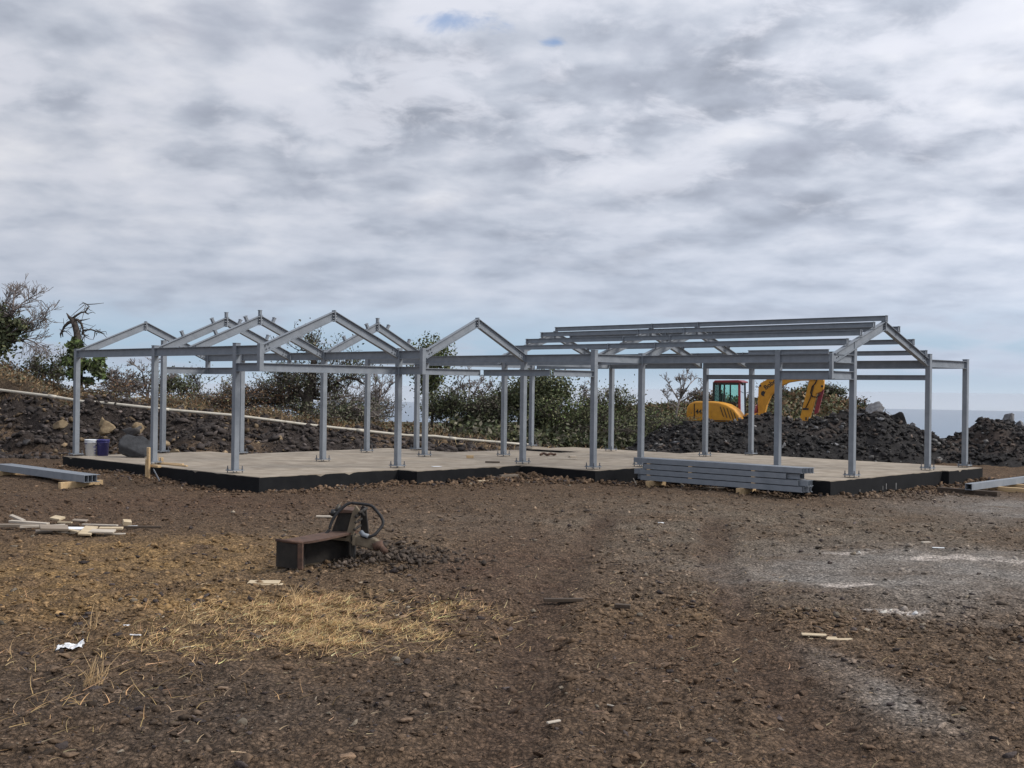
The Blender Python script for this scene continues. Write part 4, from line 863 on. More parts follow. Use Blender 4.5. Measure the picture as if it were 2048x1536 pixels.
# ------------------------------------------------------------------ rusty excavator attachment in the foreground
def attachment():
    c = at_z(605, 1138, -0.2)
    for _ in range(6): c = at_z(605, 1138, float(ground_z(c[0], c[1])))
    g = c[2]; e = empty('excavator_attachment', (c[0], c[1], g), 0, 'rusty steel excavator attachment with a black hose loop lying on the soil', 'digger attachment')
    k = FPX / c[1]                                        # pixels per metre here
    X = lambda px: (px - 605) / k
    Zp = lambda py: (1138 - py) / k
    # hollow curved channel: end wall, curved back wall, top plate, bottom plate
    s = MB(); s.add([(X(551), 0.02, 0.02), (X(595), -0.02, 0.0), (X(595), -0.005, 0.265), (X(551), 0.035, 0.285), (X(551), 0.05, 0.02), (X(595), 0.01, 0.0), (X(595), 0.02, 0.265), (X(551), 0.06, 0.285)],
              [(0, 1, 2, 3), (7, 6, 5, 4), (0, 4, 5, 1), (1, 5, 6, 2), (2, 6, 7, 3), (3, 7, 4, 0)]); s.build('end_panel', M['dark_metal'], e)
    s = MB(); s.box((X(601), -0.015, 0.13), (0.055, 0.05, 0.27)); s.build('end_flange', M['rust'], e, bevel=0.008)
    ang = np.linspace(0, 1, 12); front = [(X(606 + 92 * t), 0.02 + 0.62 * t ** 1.6) for t in ang]; back = [(X(551 + 118 * t), 0.08 + 0.80 * t ** 1.1) for t in ang]
    zt = [0.278 + 0.045 * t for t in ang]
    s = MB(); n = 12; vs = [(*p, z) for p, z in zip(front, zt)] + [(*p, z + 0.004) for p, z in zip(back, zt)]; vs += [(x, y, z - 0.022) for x, y, z in vs]
    fs = [(i, i + 1, n + i + 1, n + i) for i in range(n - 1)] + [(2 * n + i, 3 * n + i, 3 * n + i + 1, 2 * n + i + 1) for i in range(n - 1)] + [(i, 2 * n + i, 2 * n + i + 1, i + 1) for i in range(n - 1)] + [(n + i, n + i + 1, 3 * n + i + 1, 3 * n + i) for i in range(n - 1)] + [(0, n, 3 * n, 2 * n), (n - 1, 3 * n - 1, 4 * n - 1, 2 * n - 1)]
    s.add(vs, fs); s.build('top_plate', M['rust'], e)
    s = MB(); s.tube([(X(549), 0.045, 0.292), (X(606), -0.03, 0.272)], 0.017, 8); s.build('lip', M['rust'], e, True)
    s = MB(); mid = [(X(600 + 84 * t), 0.34 + 0.42 * t) for t in ang]
    vs = [(*p, -0.02) for p in mid] + [(*p, z - 0.01) for p, z in zip(mid, zt)]; vs += [(x - 0.01, y + 0.02, z) for x, y, z in vs]
    s.add(vs, [(i, i + 1, n + i + 1, n + i) for i in range(n - 1)] + [(2 * n + i, 3 * n + i, 3 * n + i + 1, 2 * n + i + 1) for i in range(n - 1)] + [(n - 1, 3 * n - 1, 4 * n - 1, 2 * n - 1)]); s.build('curved_wall', M['dark_metal'], e)
    s = MB(); s.box((X(598), 0.19, 0.13), (0.02, 0.36, 0.27)); s.build('inner_wall', M['dark_metal'], e)
    s = MB(); s.box((X(690), 0.62, 0.14), (0.03, 0.22, 0.30)); s.build('inner_wall', M['dark_metal'], e)
    s = MB(); vs = [(*p, z) for p, z in zip(front, [0.0] * n)] + [(*p, 0.0) for p in back]; vs += [(x, y, -0.02) for x, y, z in vs]
    s.v = []; s.f = []; vs = [(*p, 0.0) for p in mid] + [(*p, 0.0) for p in back]; vs += [(x, y, -0.02) for x, y, z in vs]; s.add(vs, fs); s.build('bottom_plate', M['mud_metal'], e)
    # mounting bracket: box body, tan side plate, cross pins
    y1 = 0.62
    kk = FPX / (c[1] + y1); X2 = lambda px: at_y(px, 1070, c[1] + y1)[0] - c[0]
    Z2 = lambda py: at_y(700, py, c[1] + y1)[2] - g
    s = MB(); s.poly([(X2(659), Z2(1074)), (X2(700), Z2(1076)), (X2(709), Z2(1027)), (X2(678), Z2(1022))], 1, y1, y1 + 0.34); s.build('bracket_body', M['dark_metal'], e, bevel=0.01)
    s = MB(); s.poly([(X2(676), Z2(1026)), (X2(708), Z2(1025)), (X2(708), Z2(1021)), (X2(684), Z2(1019))], 1, y1 - 0.02, y1 + 0.32); s.build('bracket_cap', M['rust'], e)
    s = MB(); s.poly([(X2(656), Z2(1077)), (X2(702), Z2(1080)), (X2(702), Z2(1074)), (X2(656), Z2(1072))], 1, y1 - 0.1, y1 + 0.3); s.build('bracket_sill', M['mud_metal'], e)
    s = MB(); s.poly([(X2(693), Z2(1074)), (X2(702), Z2(1084)), (X2(708), Z2(1077)), (X2(720), Z2(1018)), (X2(713), Z2(1009)), (X2(706), Z2(1022))], 1, y1 - 0.09, y1 - 0.045); s.build('side_plate', M['mud_metal'], e, bevel=0.008)
    s = MB(); s.poly([(X2(716), Z2(1074)), (X2(726), Z2(1082)), (X2(732), Z2(1070)), (X2(726), Z2(1020)), (X2(719), Z2(1014)), (X2(714), Z2(1022))], 1, y1 + 0.24, y1 + 0.28); s.build('side_plate', M['dark_metal'], e, bevel=0.008)
    for px, py, r in ((715, 1030, 0.018), (714, 1042, 0.014), (712, 1056, 0.014), (722, 1022, 0.016)):
        q = MB(); q.tube([(X2(px), y1 - 0.14, Z2(py)), (X2(px) + 0.02, y1 + 0.3, Z2(py))], r, 10); q.build('pin', M['dark_metal'], e, True)
    q = MB(); q.tube([(X2(722), y1 - 0.02, Z2(1024)), (X2(729), y1 - 0.06, Z2(1030))], 0.02, 8); q.build('pin', M['dark_metal'], e, True)
    q = MB(); q.tube([(X2(666), y1 + 0.02, Z2(1030)), (X2(677), y1 + 0.05, Z2(1011))], 0.022, 8); q.tube([(X2(664), y1 + 0.02, Z2(1031)), (X2(668), y1 + 0.0, Z2(1022))], 0.035, 8); q.build('hose_fitting', M['black_paint'], e, True)
    q = MB(); q.tube([(X2(671), y1, Z2(1018)), (X2(681), y1 + 0.05, Z2(1006))], 0.006, 6); q.build('wire', M['mud_metal'], e, True)
    # foot running to the right into the soil
    s = MB(); s.poly([(X2(704), Z2(1084)), (X2(760), Z2(1100)), (X2(766), Z2(1086)), (X2(752), Z2(1075)), (X2(712), Z2(1068))], 1, y1 - 0.12, y1 + 0.02); s.build('foot', M['mud_metal'], e, bevel=0.012)
    q = MB(); q.tube([(X2(757), y1 - 0.1, Z2(1084)), (X2(776), y1 - 0.22, Z2(1097))], 0.035, 10); q.tube([(X2(757), y1 - 0.14, Z2(1080)), (X2(761), y1 - 0.14, Z2(1092))], 0.06, 12); q.build('lug', M['rust'], e, True)
    q = MB(); q.box((X2(711), y1 - 0.12, Z2(1078)), (0.03, 0.03, 0.1)); q.build('spacer', M['mud_metal'], e)
    # hose loop
    pts = [(650, 1071, -.10), (656, 1060, -.08), (664, 1045, -.06), (675, 1026, -.03), (688, 1013, 0.0), (702, 1007, 0.02), (716, 1005.5, 0.03), (731, 1008, 0.03), (746, 1015, 0.02), (757, 1026, 0.0), (763, 1038, -.02), (764, 1051, -.05), (759, 1062, -.08), (749, 1070, -.11), (737, 1073, -.13), (727, 1070, -.12), (722, 1064, -.08)]
    P = [np.array([at_y(px, py, c[1] + y1 + dy)[0] - c[0], y1 + dy, at_y(px, py, c[1] + y1 + dy)[2] - g]) for px, py, dy in pts]
    sm_ = []
    for i in range(len(P) - 1):
        p0, p1, p2, p3 = P[max(i - 1, 0)], P[i], P[i + 1], P[min(i + 2, len(P) - 1)]
        for t in np.linspace(0, 1, 5)[:-1]: sm_.append(0.5 * ((2 * p1) + (-p0 + p2) * t + (2 * p0 - 5 * p1 + 4 * p2 - p3) * t * t + (-p0 + 3 * p1 - 3 * p2 + p3) * t ** 3))
    sm_.append(P[-1]); q = MB(); q.tube([p + np.array([0.012 * math.sin(i * .5), 0, 0.010 * math.cos(i * .37)]) for i, p in enumerate(sm_)], 0.0165, 10); q.build('hose', M['rubber'], e, True)
    q = MB(); q.tube([P[-1], P[-2], P[-3]], 0.026, 10); q.build('hose_end', M['steel'], e, True)
attachment()
# spoil around the attachment
rg = np.random.default_rng(31); n = 1500; cx_ = at_z(760, 1120, -0.15); x = cx_[0] + rg.normal(0, 0.5, n); y = cx_[1] + rg.normal(-0.05, 0.55, n)
tag(rock_field('spoil', np.stack([x, y, ground_z(x, y) + 0.04 * np.exp(-((x - cx_[0]) / .5) ** 2)], -1), 0.010 + 0.045 * rg.random(n) ** 4, np.clip(np.array([0.078, 0.061, 0.049]) * np.exp(rg.normal(0, .3, n))[:, None], .015, .3), M['clod'], 1, 0.7, 0.3, 32), 'dark crumbly spoil around the rusty attachment', 'soil')

# ------------------------------------------------------------------ excavator
def text_mesh(body, size, mat, ext=0.004):
    cu = bpy.data.curves.new('t', 'FONT'); cu.body = body; cu.size = size; cu.extrude = ext; cu.offset = size * 0.018
    o = bpy.data.objects.new('t', cu); COL.objects.link(o); dg = bpy.context.evaluated_depsgraph_get(); dg.update()
    me = bpy.data.meshes.new_from_object(o.evaluated_get(dg)); bpy.data.objects.remove(o); bpy.data.curves.remove(cu)
    me.materials.clear(); me.materials.append(mat); return me
def excavator():
    Y = 46.0; P = at_y(1437, 880, Y); g = float(ground_z(P[0], P[1])); g = min(max(g, -0.45), -0.25)
    YAW = math.radians(-25)
    e = empty('excavator', (P[0], P[1], g), YAW, 'yellow compact excavator with dark red cab standing behind the black rubble heap', 'excavator')
    def stad(r, x0, x1, zc, k=10): return [(x1 + r * math.sin(t), zc - r * math.cos(t)) for t in np.linspace(0, math.pi, k)] + [(x0 - r * math.sin(t), zc + r * math.cos(t)) for t in np.linspace(0, math.pi, k)]
    for sy_ in (-1, 1):
        tr = MB(); tr.poly(stad(0.33, -0.95, 0.95, 0.33), 1, sy_ * 0.82 - 0.2, sy_ * 0.82 + 0.2); t = tr.build('track', M['rubber'], e, bevel=0.02)
        q = MB()
        for k in range(26):
            xx = -0.95 + 1.9 * k / 25; q.box((xx, sy_ * 0.82, 0.005), (0.03, 0.4, 0.03)); q.box((xx, sy_ * 0.82, 0.665), (0.03, 0.4, 0.03))
        q.build('grousers', M['rubber'], t)
        for xx, r in ((-0.95, 0.25), (0.95, 0.25), (-0.45, 0.12), (0.0, 0.12), (0.45, 0.12)):
            w = MB(); w.tube([(xx, sy_ * 0.82 - 0.215, 0.33 if r > .2 else 0.2), (xx, sy_ * 0.82 + 0.215, 0.33 if r > .2 else 0.2)], r, 16); w.build('wheel', M['black_paint'], t)
    MB().box((0, 0, 0.5), (1.3, 1.3, 0.3)).build('undercarriage', M['black_paint'], e, bevel=0.03)
    tt = MB(); tt.lathe([(0, 0.6), (0.5, 0.6), (0.5, 0.8), (0, 0.8)]); tt.build('turntable', M['black_paint'], e)
    b = MB(); b.poly([(1.25, 0.06), (1.32, 0.06), (1.36, 0.25), (1.30, 0.45), (1.24, 0.45), (1.29, 0.25)], 1, -1.0, 1.0); b.build('dozer_blade', M['yellow'], e)
    MB().box((0.1, 0, 0.84), (2.1, 1.95, 0.12)).build('deck', M['black_paint'], e, bevel=0.03)
    hood = [(-1.0, 0.86), (-1.05, 1.15), (-1.02, 1.42), (-0.9, 1.58), (-0.7, 1.65), (-0.1, 1.66), (0.25, 1.63), (0.55, 1.55), (0.85, 1.38), (1.05, 1.15), (1.15, 0.95), (1.16, 0.86)]
    h = MB(); h.poly(hood, 1, -1.0, -0.06); h = h.build('hood', M['yellow'], e, True, bevel=0.13, seg=5)
    cw = [(-1.0, 0.86), (-1.05, 1.15), (-1.02, 1.42), (-0.9, 1.58), (-0.7, 1.64), (-0.3, 1.64), (-0.3, 0.86)]
    c = MB(); c.poly(cw, 1, -0.04, 1.0); c.build('counterweight', M['yellow'], e, True, bevel=0.13, seg=5)
    # seam, vents and number on the near side
    MB().box((-0.71, -1.004, 1.25), (0.035, 0.012, 0.62)).build('seam', M['black_paint'], h)
    MB().box((-0.98, -0.93, 1.12), (0.05, 0.05, 0.05)).build('rear_lamp', M['black_paint'], h)
    for k in range(5):
        s = MB(); x0 = 0.30 + 0.135 * k; zt = 1.47 - 0.03 * k - (0.0 if k < 3 else 0.05 * (k - 2)); q = [(x0, zt), (x0 + 0.03, zt), (x0 + 0.17, zt - 0.40), (x0 + 0.14, zt - 0.40)]
        s.poly(q, 1, -1.012, -0.99); s.build('vent', M['black_paint'], h)
    MB().box((0.2, -1.004, 0.92), (1.3, 0.012, 0.03)).build('seam', M['black_paint'], h)
    n = link('number', text_mesh('442', 0.255, M['black_paint']), h, (-0.66, -1.004, 1.17), (math.pi / 2, 0, 0))
    # cab on the far side
    x0, x1, y0, y1, z0, z1 = -0.27, 0.86, -0.02, 0.98, 0.9, 2.5
    cabn = MB(); cabn.poly([(x0, z0), (x1 + 0.02, z0), (x1 + 0.02, 1.05), (x0 + 0.5, 1.62), (x0, 1.62)], 1, y0, y0 + 0.04); cabn.poly([(x0, z0), (x1, z0), (x1, 1.05), (x0, 1.3)], 1, y1 - 0.04, y1); cabn.box(((x0 + x1) / 2, (y0 + y1) / 2, z0 + 0.04), (x1 - x0, y1 - y0, 0.06)); cabn.box((x0 + 0.03, (y0 + y1) / 2, 1.2), (0.05, y1 - y0, 0.7))
    cb = cabn.build('cab_body', M['red'], e)
    r = MB(); r.poly([(x0 + 0.02, z1 - 0.1), (x0 + 0.1, z1 - 0.01), (x1 - 0.1, z1 + 0.01), (x1 + 0.06, z1 - 0.05), (x1 + 0.06, z1 - 0.1)], 1, y0 - 0.03, y1 + 0.03); r.build('cab_roof', M['red'], e, bevel=0.03)
    def bar(p, q, w, mat, nm='pillar'): s = MB(); s.extrude([(-w/2, -w/2), (w/2, -w/2), (w/2, w/2), (-w/2, w/2)], p, q, (0.1, 1, 0.05)); return s.build(nm, M[mat], e, bevel=0.012)
    for yy in (y0 + 0.03, y1 - 0.03):
        bar((x0 + 0.04, yy, 1.55), (x0 + 0.06, yy, z1 - 0.08), 0.08, 'black_paint'); bar((x1 - 0.02, yy, z0), (x1 - 0.06, yy, z1 - 0.06), 0.085 if yy < .5 else 0.06, 'red' if yy < .5 else 'black_paint'); bar((x0 + 0.48, yy, 1.55), (x0 + 0.48, yy, z1 - 0.08), 0.055, 'black_paint')
        bar((x0 + 0.04, yy, z1 - 0.13), (x1 - 0.06, yy, z1 - 0.13), 0.1, 'black_paint', 'cab_rail'); bar((x0 + 0.04, yy, 1.62), (x1 - 0.04, yy, 1.60), 0.05, 'black_paint', 'cab_rail')
    bar((x1 - 0.06, y0, z1 - 0.12), (x1 - 0.06, y1, z1 - 0.12), 0.07, 'black_paint', 'cab_rail')
    for (xa, xb) in ((x0 + 0.08, x0 + 0.45), (x0 + 0.51, x1 - 0.10)):
        for yy in (y0 + 0.03, y1 - 0.03): MB().box(((xa + xb) / 2, yy, 1.99), (xb - xa, 0.006, 0.74)).build('side_window', M['glass'], e)
    s = MB(); s.extrude([(-0.47, -0.003), (0.47, -0.003), (0.47, 0.003), (-0.47, 0.003)], (x1 - 0.03, 0.48, 0.98), (x1 - 0.065, 0.48, 2.38), (1, 0, 0)); s.build('windscreen', M['glass'], e)
    MB().box((x0 + 0.05, 0.48, 1.98), (0.006, 0.84, 0.7)).build('rear_window', M['glass'], e)
    s = MB(); s.box((0.2, 0.5, 1.35), (0.45, 0.46, 0.14)); s.box((0.0, 0.5, 1.68), (0.1, 0.44, 0.56)); s.build('seat', M['black_paint'], e, bevel=0.04)
    for yy in (0.2, 0.78):
        s = MB(); s.tube([(0.45, yy, 1.2), (0.5, yy, 1.62)], 0.025, 8); s.build('control_lever', M['black_paint'], e, True)
    s = MB(); s.tube([(x1, y1 - 0.02, 2.0), (x1 + 0.2, y1 + 0.02, 2.1), (x1 + 0.2, y1 + 0.02, 2.3)], 0.012, 6); s.box((x1 + 0.2, y1 + 0.03, 2.2), (0.03, 0.14, 0.22)); s.build('mirror', M['black_paint'], e)
    s = MB(); s.tube([(x1 + 0.02, y0 + .1, 2.36), (x1 + 0.1, y0 + .1, 2.36)], 0.06, 10); s.build('work_lamp', M['black_paint'], e)
    # swing post, boom, arm, bucket
    s = MB(); s.box((1.35, -0.05, 0.95), (0.5, 0.34, 0.5)); s.box((1.62, -0.05, 1.02), (0.3, 0.24, 0.42)); s.build('swing_post', M['yellow'], e, bevel=0.04)
    outer = [(1.62, 1.02), (1.58, 1.5), (1.60, 2.25), (1.68, 2.40), (2.0, 2.58), (2.5, 2.64), (3.2, 2.66), (3.85, 2.64)]
    inner = [(3.85, 2.52), (3.2, 2.50), (2.75, 2.42), (2.35, 2.20), (2.08, 1.9), (1.93, 1.55), (1.82, 1.05)]
    bo = MB(); bo.poly(outer + inner, 1, -0.16, 0.08); bo = bo.build('boom', M['yellow'], e, bevel=0.02)
    bang = 0.62
    t = link('boom_lettering', text_mesh('Bobcat', 0.25, M['black_paint']), bo, (1.88, -0.166, 2.13), (math.pi / 2, -bang, 0))
    s = MB(); s.poly([(1.72, 2.06), (1.80, 2.10), (1.84, 2.06), (1.88, 2.10), (1.86, 2.00), (1.82, 1.94), (1.84, 1.88), (1.76, 1.90), (1.70, 1.96)], 1, -0.17, -0.155); s.build('boom_emblem', M['black_paint'], bo)
    s = MB(); s.tube([(1.67, -0.18, 2.30), (1.67, 0.1, 2.30)], 0.04, 10); s.build('boom_pin', M['black_paint'], bo)
    s = MB(); s.tube([(1.42, -0.04, 1.0), (1.55, -0.04, 1.55)], 0.075, 12); s.build('boom_ram', M['red'], e, True)
    s = MB(); s.tube([(1.36, 0.16, 0.85), (1.52, 0.16, 1.35)], 0.085, 12); s.build('boom_ram', M['red'], e, True)
    s = MB(); s.tube([(1.55, -0.04, 1.5), (1.72, -0.04, 2.0)], 0.04, 10); s.build('ram_rod', M['steel'], e, True)
    arm = [(3.56, 2.62), (3.72, 2.68), (4.02, 2.64), (4.10, 2.5), (4.08, 2.20), (3.98, 2.08), (3.82, 2.02), (3.72, 1.6), (3.52, 0.86), (3.38, 0.78), (3.18, 0.90), (3.20, 1.05), (3.36, 1.75)]
    a = MB(); a.poly(arm, 1, -0.13, 0.05); a = a.build('dipper_arm', M['yellow'], e, bevel=0.02)
    s = MB(); s.poly([(3.93, 2.16), (4.09, 2.16), (3.87, 1.28), (3.76, 1.22), (3.74, 1.32)], 1, -0.10, 0.02); s.build('ram_guard', M['red'], a)
    hs = [(3.86, 2.62), (3.78, 2.42), (3.66, 2.28), (3.60, 2.05), (3.68, 1.90), (3.84, 1.88), (3.97, 2.02)]
    s = MB(); s.tube([(x, -0.15, z) for x, z in hs], 0.022, 8); s.build('hose', M['rubber'], a, True)
    s = MB(); s.tube([(3.72, -0.15, 2.3), (3.58, -0.15, 1.8), (3.42, -0.15, 1.45)], 0.018, 8); s.build('hose', M['rubber'], a, True)
    MB().box((3.42, -0.137, 1.42), (0.22, 0.012, 0.07)).build('arm_decal', M['black_paint'], a); MB().box((3.44, -0.137, 1.05), (0.05, 0.012, 0.12)).build('arm_decal', M['black_paint'], a)
    s = MB(); s.tube([(4.03, -0.16, 2.30), (4.03, 0.08, 2.30)], 0.045, 10); s.build('arm_pin', M['black_paint'], a)
    bk_ = MB(); bp = [(3.15, 0.95), (3.05, 0.55), (3.1, 0.2), (3.35, 0.05), (3.7, 0.1), (3.8, 0.3), (3.74, 0.3), (3.64, 0.17), (3.36, 0.12), (3.18, 0.25), (3.13, 0.55), (3.25, 0.95)]
    bk_.poly(bp, 1, -0.36, 0.28); bk_.poly([(3.1, 0.2), (3.35, 0.05), (3.7, 0.1), (3.8, 0.3), (3.3, 0.8), (3.1, 0.8)], 1, -0.38, -0.35); bk_.poly([(3.1, 0.2), (3.35, 0.05), (3.7, 0.1), (3.8, 0.3), (3.3, 0.8), (3.1, 0.8)], 1, 0.27, 0.30); bk_.build('bucket', M['mud_metal'], e)
excavator()

# ------------------------------------------------------------------ vegetation
def branches(rg, base, height, levels, spread, trunk_r, nchild, bend=0.25, lean=(0, 0), first=0.35, ratio=0.62, up=0.25, twist=0.25):
    """returns segments (p0, p1, r0, r1) and tips"""
    segs = []; tips = []
    def grow(p, d, ln, r, lev):
        n = 4 if lev < 2 else 3; q = p; rr = r; pts = [p]
        for i in range(n):
            d = d + rg.normal(0, bend, 3) * (0.6 if lev == 0 else 1) + np.array([0, 0, up * 0.15]); d = d / np.linalg.norm(d)
            nx = q + d * ln / n; r2 = rr * (0.80 if lev == 0 else 0.72); segs.append((q, nx, rr, r2)); q = nx; rr = r2; pts.append(q)
        if lev >= levels: tips.append(q); return
        for k in range(nchild[lev]):
            t = rg.uniform(first, 1.0); idx = min(int(t * n), n - 1); st = pts[idx] + (pts[idx + 1] - pts[idx]) * (t * n - idx)
            az = rg.uniform(0, 2 * np.pi); side = np.array([math.cos(az), math.sin(az), 0]); dd = d * (1 - spread) + side * spread + np.array([0, 0, up]); dd = dd / np.linalg.norm(dd)
            grow(st, dd, ln * ratio * rg.uniform(0.7, 1.2), max(rr * 0.9, r * 0.45), lev + 1)
        if lev > 0: tips.append(q)
    d0 = np.array([lean[0], lean[1], 1.0]); grow(np.array(base, float), d0 / np.linalg.norm(d0), height * 0.5, trunk_r, 0)
    return segs, tips
def seg_mesh(name, segs, mat, minr=0.006, n=3):
    p0 = np.array([s[0] for s in segs]); p1 = np.array([s[1] for s in segs]); r0 = np.maximum([s[2] for s in segs], minr); r1 = np.maximum([s[3] for s in segs], minr)
    d = p1 - p0; d /= np.linalg.norm(d, axis=1)[:, None] + 1e-9; ref = np.where(np.abs(d[:, 2:3]) > 0.9, np.array([[1.0, 0, 0]]), np.array([[0, 0, 1.0]])); a = np.cross(d, ref); a /= np.linalg.norm(a, axis=1)[:, None]; b = np.cross(d, a); m = len(segs)
    V = np.empty((m, 2 * n, 3)); F = []
    for k in range(n):
        t = 2 * math.pi * k / n; o = a * math.cos(t) + b * math.sin(t); V[:, k] = p0 + o * r0[:, None] - d * (r0 * 0.3)[:, None]; V[:, n + k] = p1 + o * r1[:, None]
        F.append([k, (k + 1) % n, n + (k + 1) % n, n + k])
    F = (np.array(F)[None] + (np.arange(m) * 2 * n)[:, None, None]).reshape(-1, 4); return new_mesh(name, V.reshape(-1, 3), F, mat)
def leaf_mesh(name, pos, size, cols, mat, rg, elong=1.8, droop=0.0):
    m = len(pos); d = rg.normal(size=(m, 3)); d[:, 2] -= droop; d /= np.linalg.norm(d, axis=1)[:, None]; e = rg.normal(size=(m, 3)); e = np.cross(d, e); e /= np.linalg.norm(e, axis=1)[:, None]
    L_ = (size * elong / 2)[:, None]; W_ = (size / 2)[:, None]
    V = np.stack([pos - d * L_, pos + e * W_, pos + d * L_, pos - e * W_], 1).reshape(-1, 3); F = (np.array([[0, 1, 2, 3]])[None] + (np.arange(m) * 4)[:, None, None]).reshape(-1, 4)
    return new_mesh(name, V, F, mat, False, np.repeat(cols, 4, axis=0))
GREENS = {'dark': ((0.055, 0.068, 0.035), (0.11, 0.125, 0.065)), 'olive': ((0.09, 0.10, 0.05), (0.17, 0.17, 0.085)), 'fresh': ((0.07, 0.115, 0.035), (0.16, 0.20, 0.07)), 'dry': ((0.15, 0.10, 0.055), (0.25, 0.175, 0.10)), 'grey': ((0.12, 0.11, 0.08), (0.19, 0.175, 0.13)), 'rust': ((0.11, 0.058, 0.032), (0.19, 0.11, 0.06))}
def leaf_cols(rg, n, kinds):
    c = np.empty((n, 3)); w = np.array([k[1] for k in kinds], float); w /= w.sum(); pick = rg.choice(len(kinds), n, p=w)
    for i, (k, _) in enumerate(kinds):
        lo, hi = map(np.array, GREENS[k]); s_ = pick == i; c[s_] = lo + (hi - lo) * rg.random((s_.sum(), 1))
    return c
def plant(name, px, ybase, ytop, Y, label, cat, seed, kinds=None, nleaf=0, lsize=0.10, levels=3, nchild=(7, 4, 3), spread=0.6, trunk=0.05, bark='bark', wide=1.0, group=None, multi=1, lean=(0, 0), clump=0.16, up=0.25, bend=0.22, ratio=0.62, first=0.3, minr=0.008, height_k=1.0, ztrim=0.0):
    rg = np.random.default_rng(seed); B = at_y(px, ybase, Y); g = float(ground_z(B[0], B[1])); top = at_y(px, ytop, Y)[2]; h = (top - g) * height_k
    root = empty(name, (B[0], B[1], g), 0, label, cat, group); segs = []; tips = []
    for k in range(multi):
        off = np.array([rg.normal(0, 0.12 * wide), rg.normal(0, 0.12 * wide), -0.1]) if multi > 1 else np.array([0, 0, -0.1])
        le = (lean[0] + rg.normal(0, 0.45) * (multi > 1), lean[1] + rg.normal(0, 0.3) * (multi > 1))
        sg, tp = branches(rg, off, h, levels, spread, trunk * (1 if multi == 1 else 0.7), nchild, bend, le, first, ratio, up); segs += sg; tips += tp
    A = np.array([s[1] for s in segs]); zmax = np.percentile(A[:, 2], 99.5); sc = h / max(zmax, 0.1)
    S3 = np.array([sc * wide, sc * wide, sc]); segs = [(s[0] * S3, s[1] * S3, s[2], s[3]) for s in segs]; tips = np.array([t * S3 for t in tips])
    link('trunk', seg_mesh('trunk', segs, M[bark], minr), root)
    nleaf = int(nleaf * 0.85); lsize = lsize * 0.55; minr = max(minr, 0.010)
    if nleaf:
        pk = tips[rg.integers(0, len(tips), nleaf)] + rg.normal(0, clump, (nleaf, 3)) * np.array([1, 1, 0.8]); pk = pk[pk[:, 2] > 0.05]
        link('crown', leaf_mesh('crown', pk, lsize * rg.uniform(0.6, 1.3, len(pk)), leaf_cols(rg, len(pk), kinds), M['leaf'], rg), root)
    return root
G_BR = 'bare thorn brush along the bank'
def limb_tree(name, label, Y, base_px, trunk, limbs, seed, twigs, twig_len, leaf_spots, kinds, lsize, bark, fan=(0.45, 0.5), cat='tree', tw_r=0.012, lv=2):
    """tree whose trunk and limbs follow given lines of sight at distance Y; twigs fan out of the limbs"""
    B = at_y(*base_px, Y); g = float(ground_z(B[0], B[1])); b0 = np.array([B[0], B[1], g]); root = empty(name, tuple(b0), 0, label, cat); rg = np.random.default_rng(seed)
    Q = lambda px, py, dy=0.0: at_y(px, py, Y + dy) - b0; s = MB(); P = [np.array([0, 0, -0.15])] + [Q(*q[:2]) for q in trunk]; s.tube(P, [trunk[0][2] * 1.1] + [q[2] for q in trunk], 8); s.build('trunk', M[bark], root, True)
    segs = []; tips = []
    for lm, r0 in limbs:
        L_ = [Q(px, py, (i > 0) * rg.normal(0, 0.25)) for i, (px, py) in enumerate(lm)]; n = len(L_)
        for i in range(n - 1):
            segs.append((L_[i], L_[i + 1], r0 * (1 - 0.8 * i / n), r0 * (1 - 0.8 * (i + 1) / n))); d = (L_[i + 1] - L_[i]); d = d / np.linalg.norm(d)
            for k in range(twigs):
                st = L_[i] + (L_[i + 1] - L_[i]) * rg.random(); v_ = d + rg.normal(0, fan[0], 3); v_[2] += fan[1] * 0.4; v_ /= np.linalg.norm(v_)
                sg, tp = branches(rg, st, rg.uniform(0.6, 1.4) * twig_len, lv, 0.45, tw_r, (4, 3, 2), 0.16, (v_[0] / max(abs(v_[2]), .2), v_[1] / max(abs(v_[2]), .2)), 0.2, 0.7, 0.12); 
                if v_[2] < 0: sg = [(np.array([q[0][0], q[0][1], 2 * st[2] - q[0][2]]), np.array([q[1][0], q[1][1], 2 * st[2] - q[1][2]]), q[2], q[3]) for q in sg]
                segs += sg; tips += tp
    link('twigs', seg_mesh('twigs', segs, M[bark], 0.008), root)
    pts = [Q(px + rg.normal(0, sx_), py + rg.normal(0, sy_), rg.normal(0, 0.3)) for (px, py, sx_, sy_, n) in leaf_spots for k in range(n)]
    if pts: pts = np.array(pts); link('crown', leaf_mesh('crown', pts, lsize * rg.uniform(0.6, 1.3, len(pts)), leaf_cols(rg, len(pts), kinds), M['leaf'], rg), root)
    return root
